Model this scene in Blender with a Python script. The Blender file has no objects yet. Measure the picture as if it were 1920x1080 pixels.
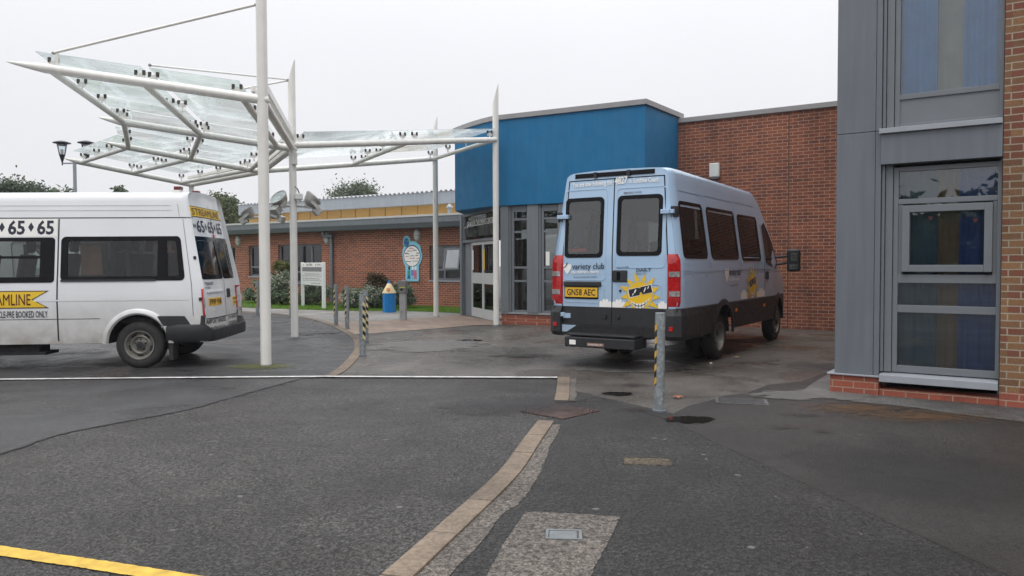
import bpy, bmesh, math, random
import numpy as np
from mathutils import Vector, Matrix
random.seed(7)
S = bpy.context.scene
COL = S.collection
rad = math.radians
# ------------------------------------------------------------------ camera
F = 1442.0; EYE = 1.5
PITCH = math.atan(46/1442.0); ROLL = -0.0034
cam = bpy.data.objects.new('camera', bpy.data.cameras.new('camera')); COL.objects.link(cam)
cam.data.sensor_width = 36; cam.data.lens = 36*F/1920
cam.data.clip_start = 0.05; cam.data.clip_end = 2000
CM = Matrix.Rotation(rad(90)-PITCH, 4, 'X') @ Matrix.Rotation(ROLL, 4, 'Z')
cam.matrix_world = Matrix.Translation((0, 0, EYE)) @ CM
S.camera = cam
# ------------------------------------------------------------------ world (overcast) and sun
W = bpy.data.worlds.new('World'); S.world = W; W.use_nodes = True
wn = W.node_tree.nodes; wl = W.node_tree.links; wn.clear()
SUN_EL, SUN_AZ = 58, 200
sky = wn.new('ShaderNodeTexSky'); sky.sky_type = 'NISHITA'; sky.sun_disc = False
sky.sun_elevation = rad(SUN_EL); sky.sun_rotation = rad(SUN_AZ); sky.dust_density = 4
bg1 = wn.new('ShaderNodeBackground'); bg1.inputs[1].default_value = 0.06; wl.new(sky.outputs[0], bg1.inputs[0])
tc = wn.new('ShaderNodeTexCoord'); sp = wn.new('ShaderNodeSeparateXYZ'); wl.new(tc.outputs['Generated'], sp.inputs[0])
cz_ = wn.new('ShaderNodeMath'); cz_.operation = 'MAXIMUM'; wl.new(sp.outputs[2], cz_.inputs[0]); cz_.inputs[1].default_value = 0.0
pw = wn.new('ShaderNodeMath'); pw.operation = 'POWER'; wl.new(cz_.outputs[0], pw.inputs[0]); pw.inputs[1].default_value = 2.6
mr = wn.new('ShaderNodeMapRange'); wl.new(pw.outputs[0], mr.inputs[0])
mr.inputs[1].default_value = 0.0; mr.inputs[2].default_value = 1.0; mr.inputs[3].default_value = 0.88; mr.inputs[4].default_value = 3.35
nz = wn.new('ShaderNodeTexNoise'); nz.inputs['Scale'].default_value = 1.6; nz.inputs['Detail'].default_value = 3
wl.new(tc.outputs['Generated'], nz.inputs[0])
mn = wn.new('ShaderNodeMapRange'); wl.new(nz.outputs[0], mn.inputs[0]); mn.inputs[3].default_value = 0.93; mn.inputs[4].default_value = 1.07
mm = wn.new('ShaderNodeMath'); mm.operation = 'MULTIPLY'; wl.new(mr.outputs[0], mm.inputs[0]); wl.new(mn.outputs[0], mm.inputs[1])
bg2 = wn.new('ShaderNodeBackground'); bg2.inputs[0].default_value = (0.965, 0.968, 1.0, 1); wl.new(mm.outputs[0], bg2.inputs[1])
mx = wn.new('ShaderNodeMixShader'); mx.inputs[0].default_value = 0.92; wl.new(bg1.outputs[0], mx.inputs[1]); wl.new(bg2.outputs[0], mx.inputs[2])
wo = wn.new('ShaderNodeOutputWorld'); wl.new(mx.outputs[0], wo.inputs[0])
sun = bpy.data.objects.new('sun', bpy.data.lights.new('sun', 'SUN')); COL.objects.link(sun)
sun.data.energy = 0.6; sun.data.angle = rad(25); sun.data.color = (1, 0.97, 0.93)
sun.rotation_euler = (rad(90-SUN_EL), 0, rad(180-SUN_AZ))
S.view_settings.view_transform = 'Standard'; S.view_settings.look = 'None'
S.view_settings.exposure = 0.10; S.view_settings.gamma = 1.0
S.cycles.max_bounces = 8; S.cycles.transparent_max_bounces = 16

# ------------------------------------------------------------------ geometry from sight lines
def ray(px, py): return CM.to_3x3() @ Vector(((px-960)/F, -(py-540)/F, -1.0))
def G(px, py, z=0.0):
    d = ray(px, py); t = (z-EYE)/d.z; return Vector((d.x*t, d.y*t, z))
def D(px, py, Y):
    d = ray(px, py); t = Y/d.y; return Vector((d.x*t, Y, EYE+d.z*t))
class Frame:
    def __init__(s, ox, oy, ang, oz=0.0):
        s.o = Vector((ox, oy, oz)); s.a = ang
        s.u = Vector((math.cos(ang), math.sin(ang), 0)); s.n = Vector((-math.sin(ang), math.cos(ang), 0))
    def _hit(s, px, py, n, off):
        d = ray(px, py); o = s.o+n*off; C = Vector((0, 0, EYE)); t = (o-C).dot(n)/d.dot(n); return C+d*t-s.o
    def xz(s, px, py, off=0): p = s._hit(px, py, s.n, off); return p.dot(s.u), p.z
    def yz(s, px, py, off=0): p = s._hit(px, py, s.u, off); return p.dot(s.n), p.z
    def w(s, x, y, z): return s.o+s.u*x+s.n*y+Vector((0, 0, z))

# ------------------------------------------------------------------ mesh builder
class MB:
    def __init__(s): s.v = []; s.f = []
    def add(s, vs, fs):
        b = len(s.v); s.v += [tuple(p) for p in vs]; s.f += [tuple(b+i for i in f) for f in fs]; return s
    def box(s, x0, x1, y0, y1, z0, z1, M=None):
        vs = [Vector((x, y, z)) for x in (x0, x1) for y in (y0, y1) for z in (z0, z1)]
        if M: vs = [M @ p for p in vs]
        return s.add(vs, [(0, 1, 3, 2), (4, 6, 7, 5), (0, 4, 5, 1), (2, 3, 7, 6), (0, 2, 6, 4), (1, 5, 7, 3)])
    def cbox(s, c, d, M=None):
        x, y, z = c; a, b, e = d[0]/2, d[1]/2, d[2]/2
        if M is None: return s.box(x-a, x+a, y-b, y+b, z-e, z+e)
        return s.box(-a, a, -b, b, -e, e, Matrix.Translation(c) @ M.to_4x4())
    def tube(s, p0, p1, r0, r1=None, n=16, caps=True):
        p0, p1 = Vector(p0), Vector(p1); r1 = r0 if r1 is None else r1
        q = (p1-p0).to_track_quat('Z', 'Y').to_matrix()
        vs = []
        for p, r in ((p0, r0), (p1, r1)):
            for i in range(n): a = 2*math.pi*i/n; vs.append(p+q @ Vector((r*math.cos(a), r*math.sin(a), 0)))
        fs = [(i, (i+1) % n, n+(i+1) % n, n+i) for i in range(n)]
        if caps: fs += [tuple(range(n-1, -1, -1)), tuple(range(n, 2*n))]
        return s.add(vs, fs)
    def bar(s, p0, p1, w, h):      # rectangular bar, w sideways, h along z-ish
        p0, p1 = Vector(p0), Vector(p1); d = (p1-p0).normalized(); sd = d.cross(Vector((0, 0, 1))).normalized(); up = sd.cross(d)
        vs = [p+sd*a*w/2+up*b*h/2 for p in (p0, p1) for a, b in ((-1, -1), (1, -1), (1, 1), (-1, 1))]
        return s.add(vs, [(0, 1, 2, 3), (7, 6, 5, 4), (0, 4, 5, 1), (1, 5, 6, 2), (2, 6, 7, 3), (3, 7, 4, 0)])
    def lathe(s, prof, n=32, M=None, closed=False, caps=(1, 1)):   # prof (r, z) about z
        vs = []; m = len(prof)
        for r, z in prof:
            for i in range(n):
                a = 2*math.pi*i/n; p = Vector((r*math.cos(a), r*math.sin(a), z)); vs.append(M @ p if M else p)
        fs = []
        for j in range(m if closed else m-1):
            k = (j+1) % m
            fs += [(j*n+i, j*n+(i+1) % n, k*n+(i+1) % n, k*n+i) for i in range(n)]
        if not closed: fs += ([tuple(range(n-1, -1, -1))] if caps[0] else [])+([tuple((m-1)*n+i for i in range(n))] if caps[1] else [])
        return s.add(vs, fs)
    def prism(s, poly, a0, a1, fn):    # poly of (p,q), extruded a0..a1, fn(p,q,a)->xyz
        n = len(poly)
        vs = [fn(p, q, a0) for p, q in poly]+[fn(p, q, a1) for p, q in poly]
        return s.add(vs, [tuple(range(n-1, -1, -1)), tuple(range(n, 2*n))]+[(i, (i+1) % n, n+(i+1) % n, n+i) for i in range(n)])
    def poly(s, pts): return s.add(pts, [tuple(range(len(pts)))])
    def ball(s, c, rx, ry=None, rz=None, n=16, m=10, M=None):
        ry = rx if ry is None else ry; rz = rx if rz is None else rz; vs = []
        for j in range(m+1):
            t = math.pi*j/m
            for i in range(n):
                a = 2*math.pi*i/n; p = Vector((rx*math.sin(t)*math.cos(a), ry*math.sin(t)*math.sin(a), rz*math.cos(t)))
                if M: p = M @ p
                vs.append(p+Vector(c))
        return s.add(vs, [(j*n+i, (j+1)*n+i, (j+1)*n+(i+1) % n, j*n+(i+1) % n) for j in range(m) for i in range(n)])
    def build(s, name, mat, parent=None, smooth=None, bevel=0, solid=0, merge=False, loc=None):
        me = bpy.data.meshes.new(name); me.from_pydata(s.v, [], s.f)
        if merge or True:
            b = bmesh.new(); b.from_mesh(me)
            if merge: bmesh.ops.remove_doubles(b, verts=b.verts, dist=0.0005)
            if not solid: bmesh.ops.recalc_face_normals(b, faces=b.faces)
            b.to_mesh(me); b.free()
        me.update(); me.materials.append(mat)
        o = bpy.data.objects.new(name, me); COL.objects.link(o)
        if parent: o.parent = parent
        if loc is not None: o.location = loc
        if smooth:
            for p in me.polygons: p.use_smooth = True
            me.set_sharp_from_angle(angle=rad(smooth))
        if solid:
            m = o.modifiers.new('solid', 'SOLIDIFY'); m.thickness = abs(solid); m.offset = -1 if solid > 0 else 1
        if bevel:
            m = o.modifiers.new('bevel', 'BEVEL'); m.width = bevel; m.segments = 2; m.limit_method = 'ANGLE'; m.angle_limit = rad(40)
        return o

def tag(o, label, cat, group=None, kind=None):
    o['label'] = label; o['category'] = cat
    if group: o['group'] = group
    if kind: o['kind'] = kind
    return o
def setting(o): o['kind'] = 'structure'; return o
def thing(name, label, cat, loc=(0, 0, 0), rz=0.0, group=None):
    o = bpy.data.objects.new(name, None); COL.objects.link(o); o.location = loc; o.rotation_euler = (0, 0, rz)
    o.empty_display_size = 0.2
    return tag(o, label, cat, group)
def fthing(name, label, cat, fr, group=None): return thing(name, label, cat, fr.o, fr.a, group)
def dup(root, loc, rz, label):
    def cp(o, par):
        c = o.copy(); COL.objects.link(c); c.parent = par
        for ch in [x for x in list(bpy.data.objects) if x.parent == o]: cp(ch, c)
        return c
    r = cp(root, None); r.location = loc; r.rotation_euler = (0, 0, rz); r['label'] = label; return r

# ------------------------------------------------------------------ materials
MATS = {}
def srgb(r, g, b):
    f = lambda c: c/12.92 if c <= 0.04045 else ((c+0.055)/1.055)**2.4
    return (f(r/255), f(g/255), f(b/255))
class NT:
    def __init__(s, name):
        s.m = bpy.data.materials.new(name); s.m.use_nodes = True; s.t = s.m.node_tree; s.t.nodes.clear()
        s.out = s.t.nodes.new('ShaderNodeOutputMaterial'); s.b = None
    def n(s, typ, **kw):
        x = s.t.nodes.new('ShaderNode'+typ)
        for k, v in kw.items(): setattr(x, k, v)
        return x
    def L(s, a, b): s.t.links.new(a, b)
    def setin(s, node, key, v):
        if isinstance(v, bpy.types.NodeSocket): s.L(v, node.inputs[key])
        else: node.inputs[key].default_value = (*v, 1) if isinstance(v, tuple) and len(v) == 3 and node.inputs[key].type == 'RGBA' else v
    def math(s, op, a, b=None, clamp=False):
        x = s.n('Math', operation=op, use_clamp=clamp); s.setin(x, 0, a)
        if b is not None: s.setin(x, 1, b)
        return x.outputs[0]
    def mix(s, f, a, b, blend='MIX'):
        x = s.n('MixRGB', blend_type=blend); s.setin(x, 0, f); s.setin(x, 1, a); s.setin(x, 2, b); return x.outputs[0]
    def noise(s, vec, scale, detail=4, rough=0.55, dist=0.0):
        x = s.n('TexNoise'); s.L(vec, x.inputs['Vector']); x.inputs['Scale'].default_value = scale
        x.inputs['Detail'].default_value = detail; x.inputs['Roughness'].default_value = rough; x.inputs['Distortion'].default_value = dist
        return x.outputs[0]
    def ramp(s, f, a, b, c0=0.0, c1=1.0):
        x = s.n('MapRange'); s.setin(x, 0, f); x.inputs[1].default_value = a; x.inputs[2].default_value = b
        x.inputs[3].default_value = c0; x.inputs[4].default_value = c1; return x.outputs[0]
    def obj(s): return s.n('TexCoord').outputs['Object']
    def geo(s): return s.n('NewGeometry').outputs['Position']
    def bump(s, h, st, dist=0.01):
        x = s.n('Bump'); x.inputs['Strength'].default_value = st; x.inputs['Distance'].default_value = dist; s.L(h, x.inputs['Height']); return x.outputs[0]
    def pr(s, col, rough=0.5, metal=0.0, normal=None, spec=None, coat=0.0, emit=None):
        b = s.n('BsdfPrincipled'); s.setin(b, 'Base Color', col); s.setin(b, 'Roughness', rough); s.setin(b, 'Metallic', metal)
        if normal is not None: s.L(normal, b.inputs['Normal'])
        if spec is not None: b.inputs['Specular IOR Level'].default_value = spec
        if coat: b.inputs['Coat Weight'].default_value = coat; b.inputs['Coat Roughness'].default_value = 0.06
        s.b = b; s.L(b.outputs[0], s.out.inputs[0]); return s.m

def plain(name, col, rough=0.5, metal=0.0, var=0.12, scale=6, bump=0.0, coat=0.0, spec=None, streak=0.0):
    if name in MATS: return MATS[name]
    t = NT(name); v = t.obj(); n1 = t.noise(v, scale, 5); f = t.ramp(n1, 0.3, 0.7, 1-var, 1+var*0.6)
    if streak:
        mpp = t.n('Mapping'); mpp.inputs['Scale'].default_value = (5, 5, .35); t.L(v, mpp.inputs[0])
        f = t.math('MULTIPLY', f, t.ramp(t.noise(mpp.outputs[0], 2.2, 5, .6), .38, .7, 1+streak*.3, 1-streak))
    g = t.n('CombineXYZ'); [t.L(f, g.inputs[i]) for i in range(3)]
    c = t.mix(1.0, col, g.outputs[0], 'MULTIPLY')
    rr = t.ramp(t.noise(v, scale*2.3, 3), 0.3, 0.7, max(0.02, rough*0.85), min(1, rough*1.15))
    nm = t.bump(t.noise(v, scale*12, 3), bump) if bump else None
    MATS[name] = t.pr(c, rr, metal, nm, spec, coat); return MATS[name]

def asphalt(name, base, agg, rough=0.5, tint=(1, 1, 1), bumpst=0.6, wet=0.5, sc=1.0, dark=0.55, specks=0.0, pits=0.6, spec=0.4):
    t = NT(name); v = t.geo()
    fine = t.noise(v, 150*sc, 3, 0.6); mid = t.noise(v, 30*sc, 5, 0.72); big = t.noise(v, 0.45, 5, 0.6, 0.3); med = t.noise(v, 2.6, 5, 0.6)
    an = t.n('TexVoronoi'); t.L(v, an.inputs['Vector']); an.inputs['Scale'].default_value = 62*sc
    f = t.ramp(t.math('ADD', t.math('MULTIPLY', fine, 0.35), t.math('MULTIPLY', mid, 0.65)), 0.42, 0.58)
    c = t.mix(f, tuple(b*dark for b in base), agg)
    pit = t.math('MULTIPLY', t.ramp(an.outputs['Distance'], 0.35, 0.75), pits)
    c = t.mix(pit, c, tuple(b*0.22 for b in base))
    k = t.ramp(big, 0.34, 0.66, 0.55, 1.25); k = t.math('MULTIPLY', k, t.ramp(med, 0.3, 0.7, 0.80, 1.16))
    g = t.n('CombineXYZ'); [t.L(k, g.inputs[i]) for i in range(3)]
    c = t.mix(1.0, c, g.outputs[0], 'MULTIPLY')
    vo = t.n('TexVoronoi'); t.L(v, vo.inputs['Vector']); vo.inputs['Scale'].default_value = 4.2
    if specks:
        sel = t.math('MULTIPLY', t.math('LESS_THAN', vo.outputs['Distance'], 0.10), t.math('GREATER_THAN', t.noise(v, 9, 2), 0.53))
        c = t.mix(t.math('MULTIPLY', sel, specks), c, (0.22, 0.215, 0.2))
    wetm = t.ramp(t.noise(v, 0.8, 4, 0.6, 0.6), 0.42, 0.6)
    r = t.math('SUBTRACT', rough, t.math('MULTIPLY', wetm, wet*0.35), True)
    r = t.math('ADD', r, t.math('MULTIPLY', t.math('SUBTRACT', fine, 0.5), 0.25), True)
    h = t.math('SUBTRACT', t.math('ADD', t.math('MULTIPLY', fine, 0.5), mid), t.math('MULTIPLY', an.outputs['Distance'], pits))
    return t.pr(c, r, 0, t.bump(h, bumpst, 0.02), spec)

def brick(name, c1, c2, mortar, dark, var=0.5, rows=0.075, specks=False, stain=False):
    t = NT(name); sx = t.n('SeparateXYZ'); t.L(t.obj(), sx.inputs[0])
    u = t.math('ADD', sx.outputs[0], sx.outputs[1]); cb = t.n('CombineXYZ'); t.L(u, cb.inputs[0]); t.L(sx.outputs[2], cb.inputs[1])
    wob = t.n('VectorMath', operation='MULTIPLY_ADD'); nn = t.n('TexNoise'); t.L(cb.outputs[0], nn.inputs['Vector']); nn.inputs['Scale'].default_value = 9
    t.L(nn.outputs['Color'], wob.inputs[0]); wob.inputs[1].default_value = (0.006, 0.006, 0); t.L(cb.outputs[0], wob.inputs[2])
    b = t.n('TexBrick', offset=0.5, squash=1.0); t.L(wob.outputs[0], b.inputs['Vector'])
    b.inputs['Scale'].default_value = 1; b.inputs['Brick Width'].default_value = 0.225; b.inputs['Row Height'].default_value = rows
    b.inputs['Mortar Size'].default_value = 0.0075; b.inputs['Mortar Smooth'].default_value = 0.25; b.inputs['Bias'].default_value = 0
    for k, vv in (('Color1', c1), ('Color2', c2), ('Mortar', mortar)): t.setin(b, k, vv)
    # per-brick tone
    iv = t.n('CombineXYZ'); fr = t.math('FLOOR', t.math('DIVIDE', sx.outputs[2], rows)); 
    t.L(t.math('FLOOR', t.math('DIVIDE', t.math('ADD', u, t.math('MULTIPLY', t.math('MODULO', fr, 2.0), 0.1125)), 0.225)), iv.inputs[0]); t.L(fr, iv.inputs[1])
    wn_ = t.n('TexWhiteNoise', noise_dimensions='2D'); t.L(iv.outputs[0], wn_.inputs['Vector'])
    dk = t.math('MULTIPLY', t.math('GREATER_THAN', wn_.outputs['Value'], 0.72), var)
    inb = t.math('SUBTRACT', 1.0, b.outputs['Fac'])
    c = t.mix(t.math('MULTIPLY', dk, inb), b.outputs['Color'], dark)
    if specks:
        sp2 = t.math('GREATER_THAN', t.noise(cb.outputs[0], 55, 3, 0.7), 0.60)
        pk = t.math('MULTIPLY', sp2, t.math('LESS_THAN', wn_.outputs['Value'], 0.55))
        c = t.mix(t.math('MULTIPLY', t.math('MULTIPLY', pk, inb), 0.75), c, (0.05, 0.028, 0.02))
    k = t.math('MULTIPLY', t.ramp(t.noise(cb.outputs[0], 40, 4, 0.7), 0.3, 0.7, 0.82, 1.12), t.ramp(t.noise(cb.outputs[0], 0.7, 5), 0.3, 0.7, 0.82, 1.12))
    if stain:
        ms = t.n('CombineXYZ'); t.L(t.math('MULTIPLY', u, 2.2), ms.inputs[0]); t.L(t.math('MULTIPLY', sx.outputs[2], 0.25), ms.inputs[1])
        k = t.math('MULTIPLY', k, t.ramp(t.noise(ms.outputs[0], 1.3, 4), 0.52, 0.72, 1.0, 0.66))
    g = t.n('CombineXYZ'); [t.L(k, g.inputs[i]) for i in range(3)]
    c = t.mix(1.0, c, g.outputs[0], 'MULTIPLY')
    h = t.math('ADD', inb, t.math('MULTIPLY', t.noise(cb.outputs[0], 60, 3), 0.25))
    return t.pr(c, 0.85, 0, t.bump(h, 0.7, 0.006))

def glass(name, tint=(0.3, 0.34, 0.34), base=0.05, gain=1.0, diff=None, difff=0.0, rough=0.0):
    t = NT(name); tr = t.n('BsdfTransparent'); t.setin(tr, 0, tint); gl = t.n('BsdfGlossy'); gl.inputs['Roughness'].default_value = rough
    fz = t.n('Fresnel'); fz.inputs[0].default_value = 1.5
    nm = t.bump(t.noise(t.obj(), 1.1, 2), 0.05, 0.02); t.L(nm, gl.inputs['Normal'])
    fac = t.math('ADD', t.math('MULTIPLY', fz.outputs[0], gain), base, True)
    src = tr.outputs[0]
    if diff:
        d = t.n('BsdfDiffuse'); t.setin(d, 0, diff); tl = t.n('BsdfTranslucent'); t.setin(tl, 0, diff)
        ad = t.n('MixShader'); ad.inputs[0].default_value = 0.88; t.L(d.outputs[0], ad.inputs[1]); t.L(tl.outputs[0], ad.inputs[2])
        m2 = t.n('MixShader'); v = t.obj(); cx = t.n('Mapping'); cx.inputs['Scale'].default_value = (.6, 1.3, 1); t.L(v, cx.inputs[0])
        t.L(t.ramp(t.noise(cx.outputs[0], 1.4, 4, 0.6, 0.8), 0.35, 0.68, difff*0.35, difff*1.5), m2.inputs[0]); t.L(src, m2.inputs[1]); t.L(ad.outputs[0], m2.inputs[2]); src = m2.outputs[0]
    ms = t.n('MixShader'); t.L(fac, ms.inputs[0]); t.L(src, ms.inputs[1]); t.L(gl.outputs[0], ms.inputs[2]); t.L(ms.outputs[0], t.out.inputs[0])
    return t.m

def leafmat(name, a, b, c):
    t = NT(name); g = t.n('NewGeometry'); n1 = t.noise(t.geo(), 0.9, 3)
    k = t.mix(g.outputs['Random Per Island'], a, b); k = t.mix(t.ramp(n1, 0.45, 0.7), k, c)
    m = t.pr(k, 0.6, 0, None, 0.3)
    tl = t.n('BsdfTranslucent'); t.L(k, tl.inputs[0]); ms = t.n('MixShader'); ms.inputs[0].default_value = 0.25
    t.L(t.b.outputs[0], ms.inputs[1]); t.L(tl.outputs[0], ms.inputs[2]); t.L(ms.outputs[0], t.out.inputs[0]); return m

def stainmat(name, col, rough, strength, nscale=6, hard=0.15, spec=0.5, amp=2.2):
    t = NT(name); tcn = t.n('TexCoord'); mp = t.n('Mapping'); mp.inputs['Location'].default_value = (-1, -1, 0); mp.inputs['Scale'].default_value = (2, 2, 0)
    t.L(tcn.outputs['Generated'], mp.inputs[0]); ln = t.n('VectorMath', operation='LENGTH'); t.L(mp.outputs[0], ln.inputs[0])
    n1 = t.noise(t.geo(), nscale, 5, 0.65)
    f = t.math('SUBTRACT', 1.0, ln.outputs['Value']); f = t.math('ADD', f, t.math('MULTIPLY', t.math('SUBTRACT', n1, 0.5), amp))
    f = t.math('MULTIPLY', t.ramp(f, 0.12, 0.12+hard), strength); edge = t.ramp(ln.outputs['Value'], 1.0, 0.85, 0, 1); f = t.math('MULTIPLY', f, edge, True)
    m = t.pr(col, rough, 0, t.bump(t.noise(t.geo(), 90, 3), 0.15 if rough < 0.2 else 0.5), spec)
    if rough < 0.1: t.b.inputs['Normal'].links and t.t.links.remove(t.b.inputs['Normal'].links[0])
    tr = t.n('BsdfTransparent'); ms = t.n('MixShader'); t.L(f, ms.inputs[0]); t.L(tr.outputs[0], ms.inputs[1]); t.L(t.b.outputs[0], ms.inputs[2]); t.L(ms.outputs[0], t.out.inputs[0])
    return m

M_road = asphalt('road_asphalt', (0.030, 0.028, 0.0265), (0.150, 0.142, 0.132), 0.54, bumpst=1.0, wet=0.6, specks=0.7, pits=0.85)
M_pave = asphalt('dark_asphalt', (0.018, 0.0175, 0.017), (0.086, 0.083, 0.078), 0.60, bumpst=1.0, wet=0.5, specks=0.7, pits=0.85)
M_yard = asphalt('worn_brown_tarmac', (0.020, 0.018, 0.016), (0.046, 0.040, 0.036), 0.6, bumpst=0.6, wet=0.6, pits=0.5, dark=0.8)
M_smooth = asphalt('smooth_tarmac', (0.036, 0.036, 0.037), (0.066, 0.066, 0.067), 0.52, bumpst=0.45, wet=0.8, dark=0.8, pits=0.4)
M_fore = asphalt('forecourt_tarmac', (0.078, 0.070, 0.061), (0.150, 0.135, 0.119), 0.5, bumpst=0.4, wet=0.9, dark=0.75, pits=0.35)
M_path = asphalt('pale_path', (0.19, 0.18, 0.165), (0.28, 0.27, 0.25), 0.7, bumpst=0.3, wet=0.4, dark=0.85, pits=0.15)
M_conc = asphalt('pebbled_concrete', (0.10, 0.085, 0.07), (0.29, 0.255, 0.22), 0.75, bumpst=0.9, wet=0.3, dark=0.55)
M_strip = asphalt('grey_concrete', (0.11, 0.106, 0.10), (0.20, 0.195, 0.187), 0.7, bumpst=0.5, wet=0.6, dark=0.7)
M_kerb = asphalt('kerb_concrete', (0.155, 0.117, 0.082), (0.225, 0.175, 0.127), 0.7, bumpst=0.3, wet=0.3, dark=0.85, pits=0.12)
M_brick = brick('red_brick', (0.31, 0.095, 0.045), (0.23, 0.070, 0.037), (0.45, 0.315, 0.235), (0.13, 0.045, 0.034), 0.65)
M_brick2 = brick('red_brick_stained', (0.26, 0.080, 0.038), (0.185, 0.058, 0.032), (0.37, 0.25, 0.18), (0.11, 0.038, 0.03), 0.65, stain=True)
M_brickR = brick('plinth_brick', (0.33, 0.085, 0.05), (0.26, 0.07, 0.045), (0.36, 0.24, 0.17), (0.2, 0.055, 0.04), 0.5)
M_buff = brick('buff_brick', (0.25, 0.130, 0.057), (0.16, 0.078, 0.038), (0.32, 0.28, 0.21), (0.17, 0.055, 0.033), 0.9, specks=True)
M_blue = plain('blue_render', (0.001, 0.132, 0.29), 0.7, var=0.05, scale=1.6, bump=0.25, streak=.10)
M_clad = plain('grey_cladding', (0.135, 0.149, 0.170), 0.42, 0.0, var=0.06, scale=1.5, streak=.13)
M_clad2 = plain('entrance_cladding', (0.165, 0.18, 0.195), 0.5, 0.0, var=0.06, scale=1.5, streak=.12)
M_frame = plain('window_frame_grey', (0.155, 0.17, 0.185), 0.4, var=0.05)
M_sill = plain('pressed_sill', (0.30, 0.32, 0.345), 0.35, var=0.06)
M_fasc = plain('fascia_grey', (0.24, 0.265, 0.29), 0.45, var=0.05, streak=.12)
M_fasc2 = plain('fascia_dark_grey', (0.125, 0.145, 0.165), 0.45, var=0.05)
M_roof = plain('roof_sheet', (0.52, 0.53, 0.54), 0.4, var=0.12)
M_ochre = plain('ochre_panel', (0.42, 0.245, 0.065), 0.6, var=0.08, scale=1.2)
M_coping = plain('coping_metal', (0.27, 0.265, 0.265), 0.5, var=0.08)
M_white = plain('white_steel', (0.72, 0.705, 0.66), 0.38, var=0.07, scale=2.5, coat=0.15, streak=.08)
M_signw = plain('sign_white', (0.66, 0.68, 0.66), 0.4, var=0.06)
M_galv = None
t = NT('galvanised'); v_ = t.obj(); vo_ = t.n('TexVoronoi'); t.L(v_, vo_.inputs['Vector']); vo_.inputs['Scale'].default_value = 28
M_galv = t.pr(t.mix(t.ramp(t.math('ADD', vo_.outputs['Distance'], t.math('MULTIPLY', t.noise(v_, 7, 4), 0.6)), 0.3, 0.95), (0.36, 0.385, 0.40), (0.21, 0.235, 0.245)), 0.5, 0.35)
M_black = plain('black_plastic', (0.016, 0.017, 0.020), 0.55, var=0.25, scale=5, bump=0.1)
M_blackg = plain('gloss_black', (0.006, 0.006, 0.008), 0.12, var=0.1, spec=0.14)
M_under = plain('underbody', (0.012, 0.012, 0.013), 0.9, var=0.2)
M_rubber = plain('tyre_rubber', (0.022, 0.022, 0.022), 0.8, var=0.3, scale=10, bump=0.3)
M_chrome = plain('chrome', (0.6, 0.61, 0.62), 0.15, 1.0, var=0.05)
M_rim = plain('steel_rim', (0.20, 0.19, 0.17), 0.45, 0.35, var=0.3, scale=14)
M_red = plain('red_lens', (0.42, 0.010, 0.012), 0.08, var=0.3, scale=22, coat=0.6)
M_clear = plain('clear_lens', (0.40, 0.38, 0.37), 0.1, 0.4, var=0.5, scale=30, coat=0.5)
M_amber = plain('amber_lens', (0.65, 0.16, 0.01), 0.15, var=0.1)
M_yel = plain('sign_yellow', (0.72, 0.47, 0.03), 0.4, var=0.04)
M_plate = plain('plate_yellow', (0.72, 0.42, 0.03), 0.35, var=0.05)
M_ink = plain('ink_black', (0.012, 0.012, 0.018), 0.4, var=0.05)
M_navy = plain('ink_navy', (0.012, 0.014, 0.035), 0.4, var=0.05)
M_maroon = plain('ink_maroon', (0.07, 0.012, 0.01), 0.4, var=0.05)
M_wht = plain('decal_white', (0.80, 0.79, 0.75), 0.4, var=0.04)
M_sun = plain('decal_sun_yellow', (0.75, 0.47, 0.015), 0.4, var=0.05)
M_seat = plain('seat_cloth', (0.028, 0.034, 0.038), 0.9, var=0.2)
M_seatg = plain('seat_grey', (0.19, 0.21, 0.215), 0.8, var=0.15)
M_inner = plain('interior_trim', (0.22, 0.25, 0.24), 0.85, var=0.1)
M_yline = plain('yellow_line_paint', (0.56, 0.36, 0.045), 0.6, var=0.3, scale=12, bump=0.4)
M_wline = plain('white_line_paint', (0.56, 0.55, 0.53), 0.6, var=0.4, scale=9, bump=0.3)
G_canopy = glass('canopy_glass', (0.92, 0.965, 0.965), 0.015, 0.6, (0.93, 0.96, 0.96), 0.40)
G_van = glass('van_glass', (0.42, 0.47, 0.46), 0.02, 0.9)
G_bus = glass('bus_glass', (0.34, 0.40, 0.38), 0.02, 0.8)
G_busR = glass('bus_rear_glass', (0.72, 0.78, 0.74), 0.10, 0.8)
G_win = glass('window_glass', (0.84, 0.89, 0.92), 0.045, 1.1)
G_dark = glass('office_glass', (0.42, 0.44, 0.44), 0.05, 1.0)
M_room = plain('room_wall', (0.05, 0.05, 0.05), 0.9, var=0.2, scale=0.8)
def grime_paint(name, col, dirt, z0, z1, amt, rough=0.25):
    t = NT(name); sx = t.n('SeparateXYZ'); v = t.obj(); t.L(v, sx.inputs[0])
    g = t.ramp(sx.outputs[2], z1, z0, 0, 1); g = t.math('MULTIPLY', g, t.ramp(t.noise(v, 3.0, 6, 0.65, 0.4), 0.25, 0.75, 0.45, 1.25), True)
    g = t.math('MULTIPLY', g, amt, True); n2 = t.ramp(t.noise(v, 1.1, 4), 0.3, 0.7, 0.95, 1.03)
    k = t.n('CombineXYZ'); [t.L(n2, k.inputs[i]) for i in range(3)]
    c = t.mix(g, t.mix(1.0, col, k.outputs[0], 'MULTIPLY'), dirt)
    return t.pr(c, t.ramp(g, 0, 0.6, rough, 0.65), 0, None, None, 0.5)
P_white = grime_paint('white_van_paint', (0.69, 0.705, 0.715), (0.25, 0.22, 0.18), 0.35, 1.10, 0.85)
P_blue = grime_paint('pale_blue_paint', (0.37, 0.52, 0.69), (0.20, 0.21, 0.22), 0.5, 1.4, 0.45)
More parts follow.
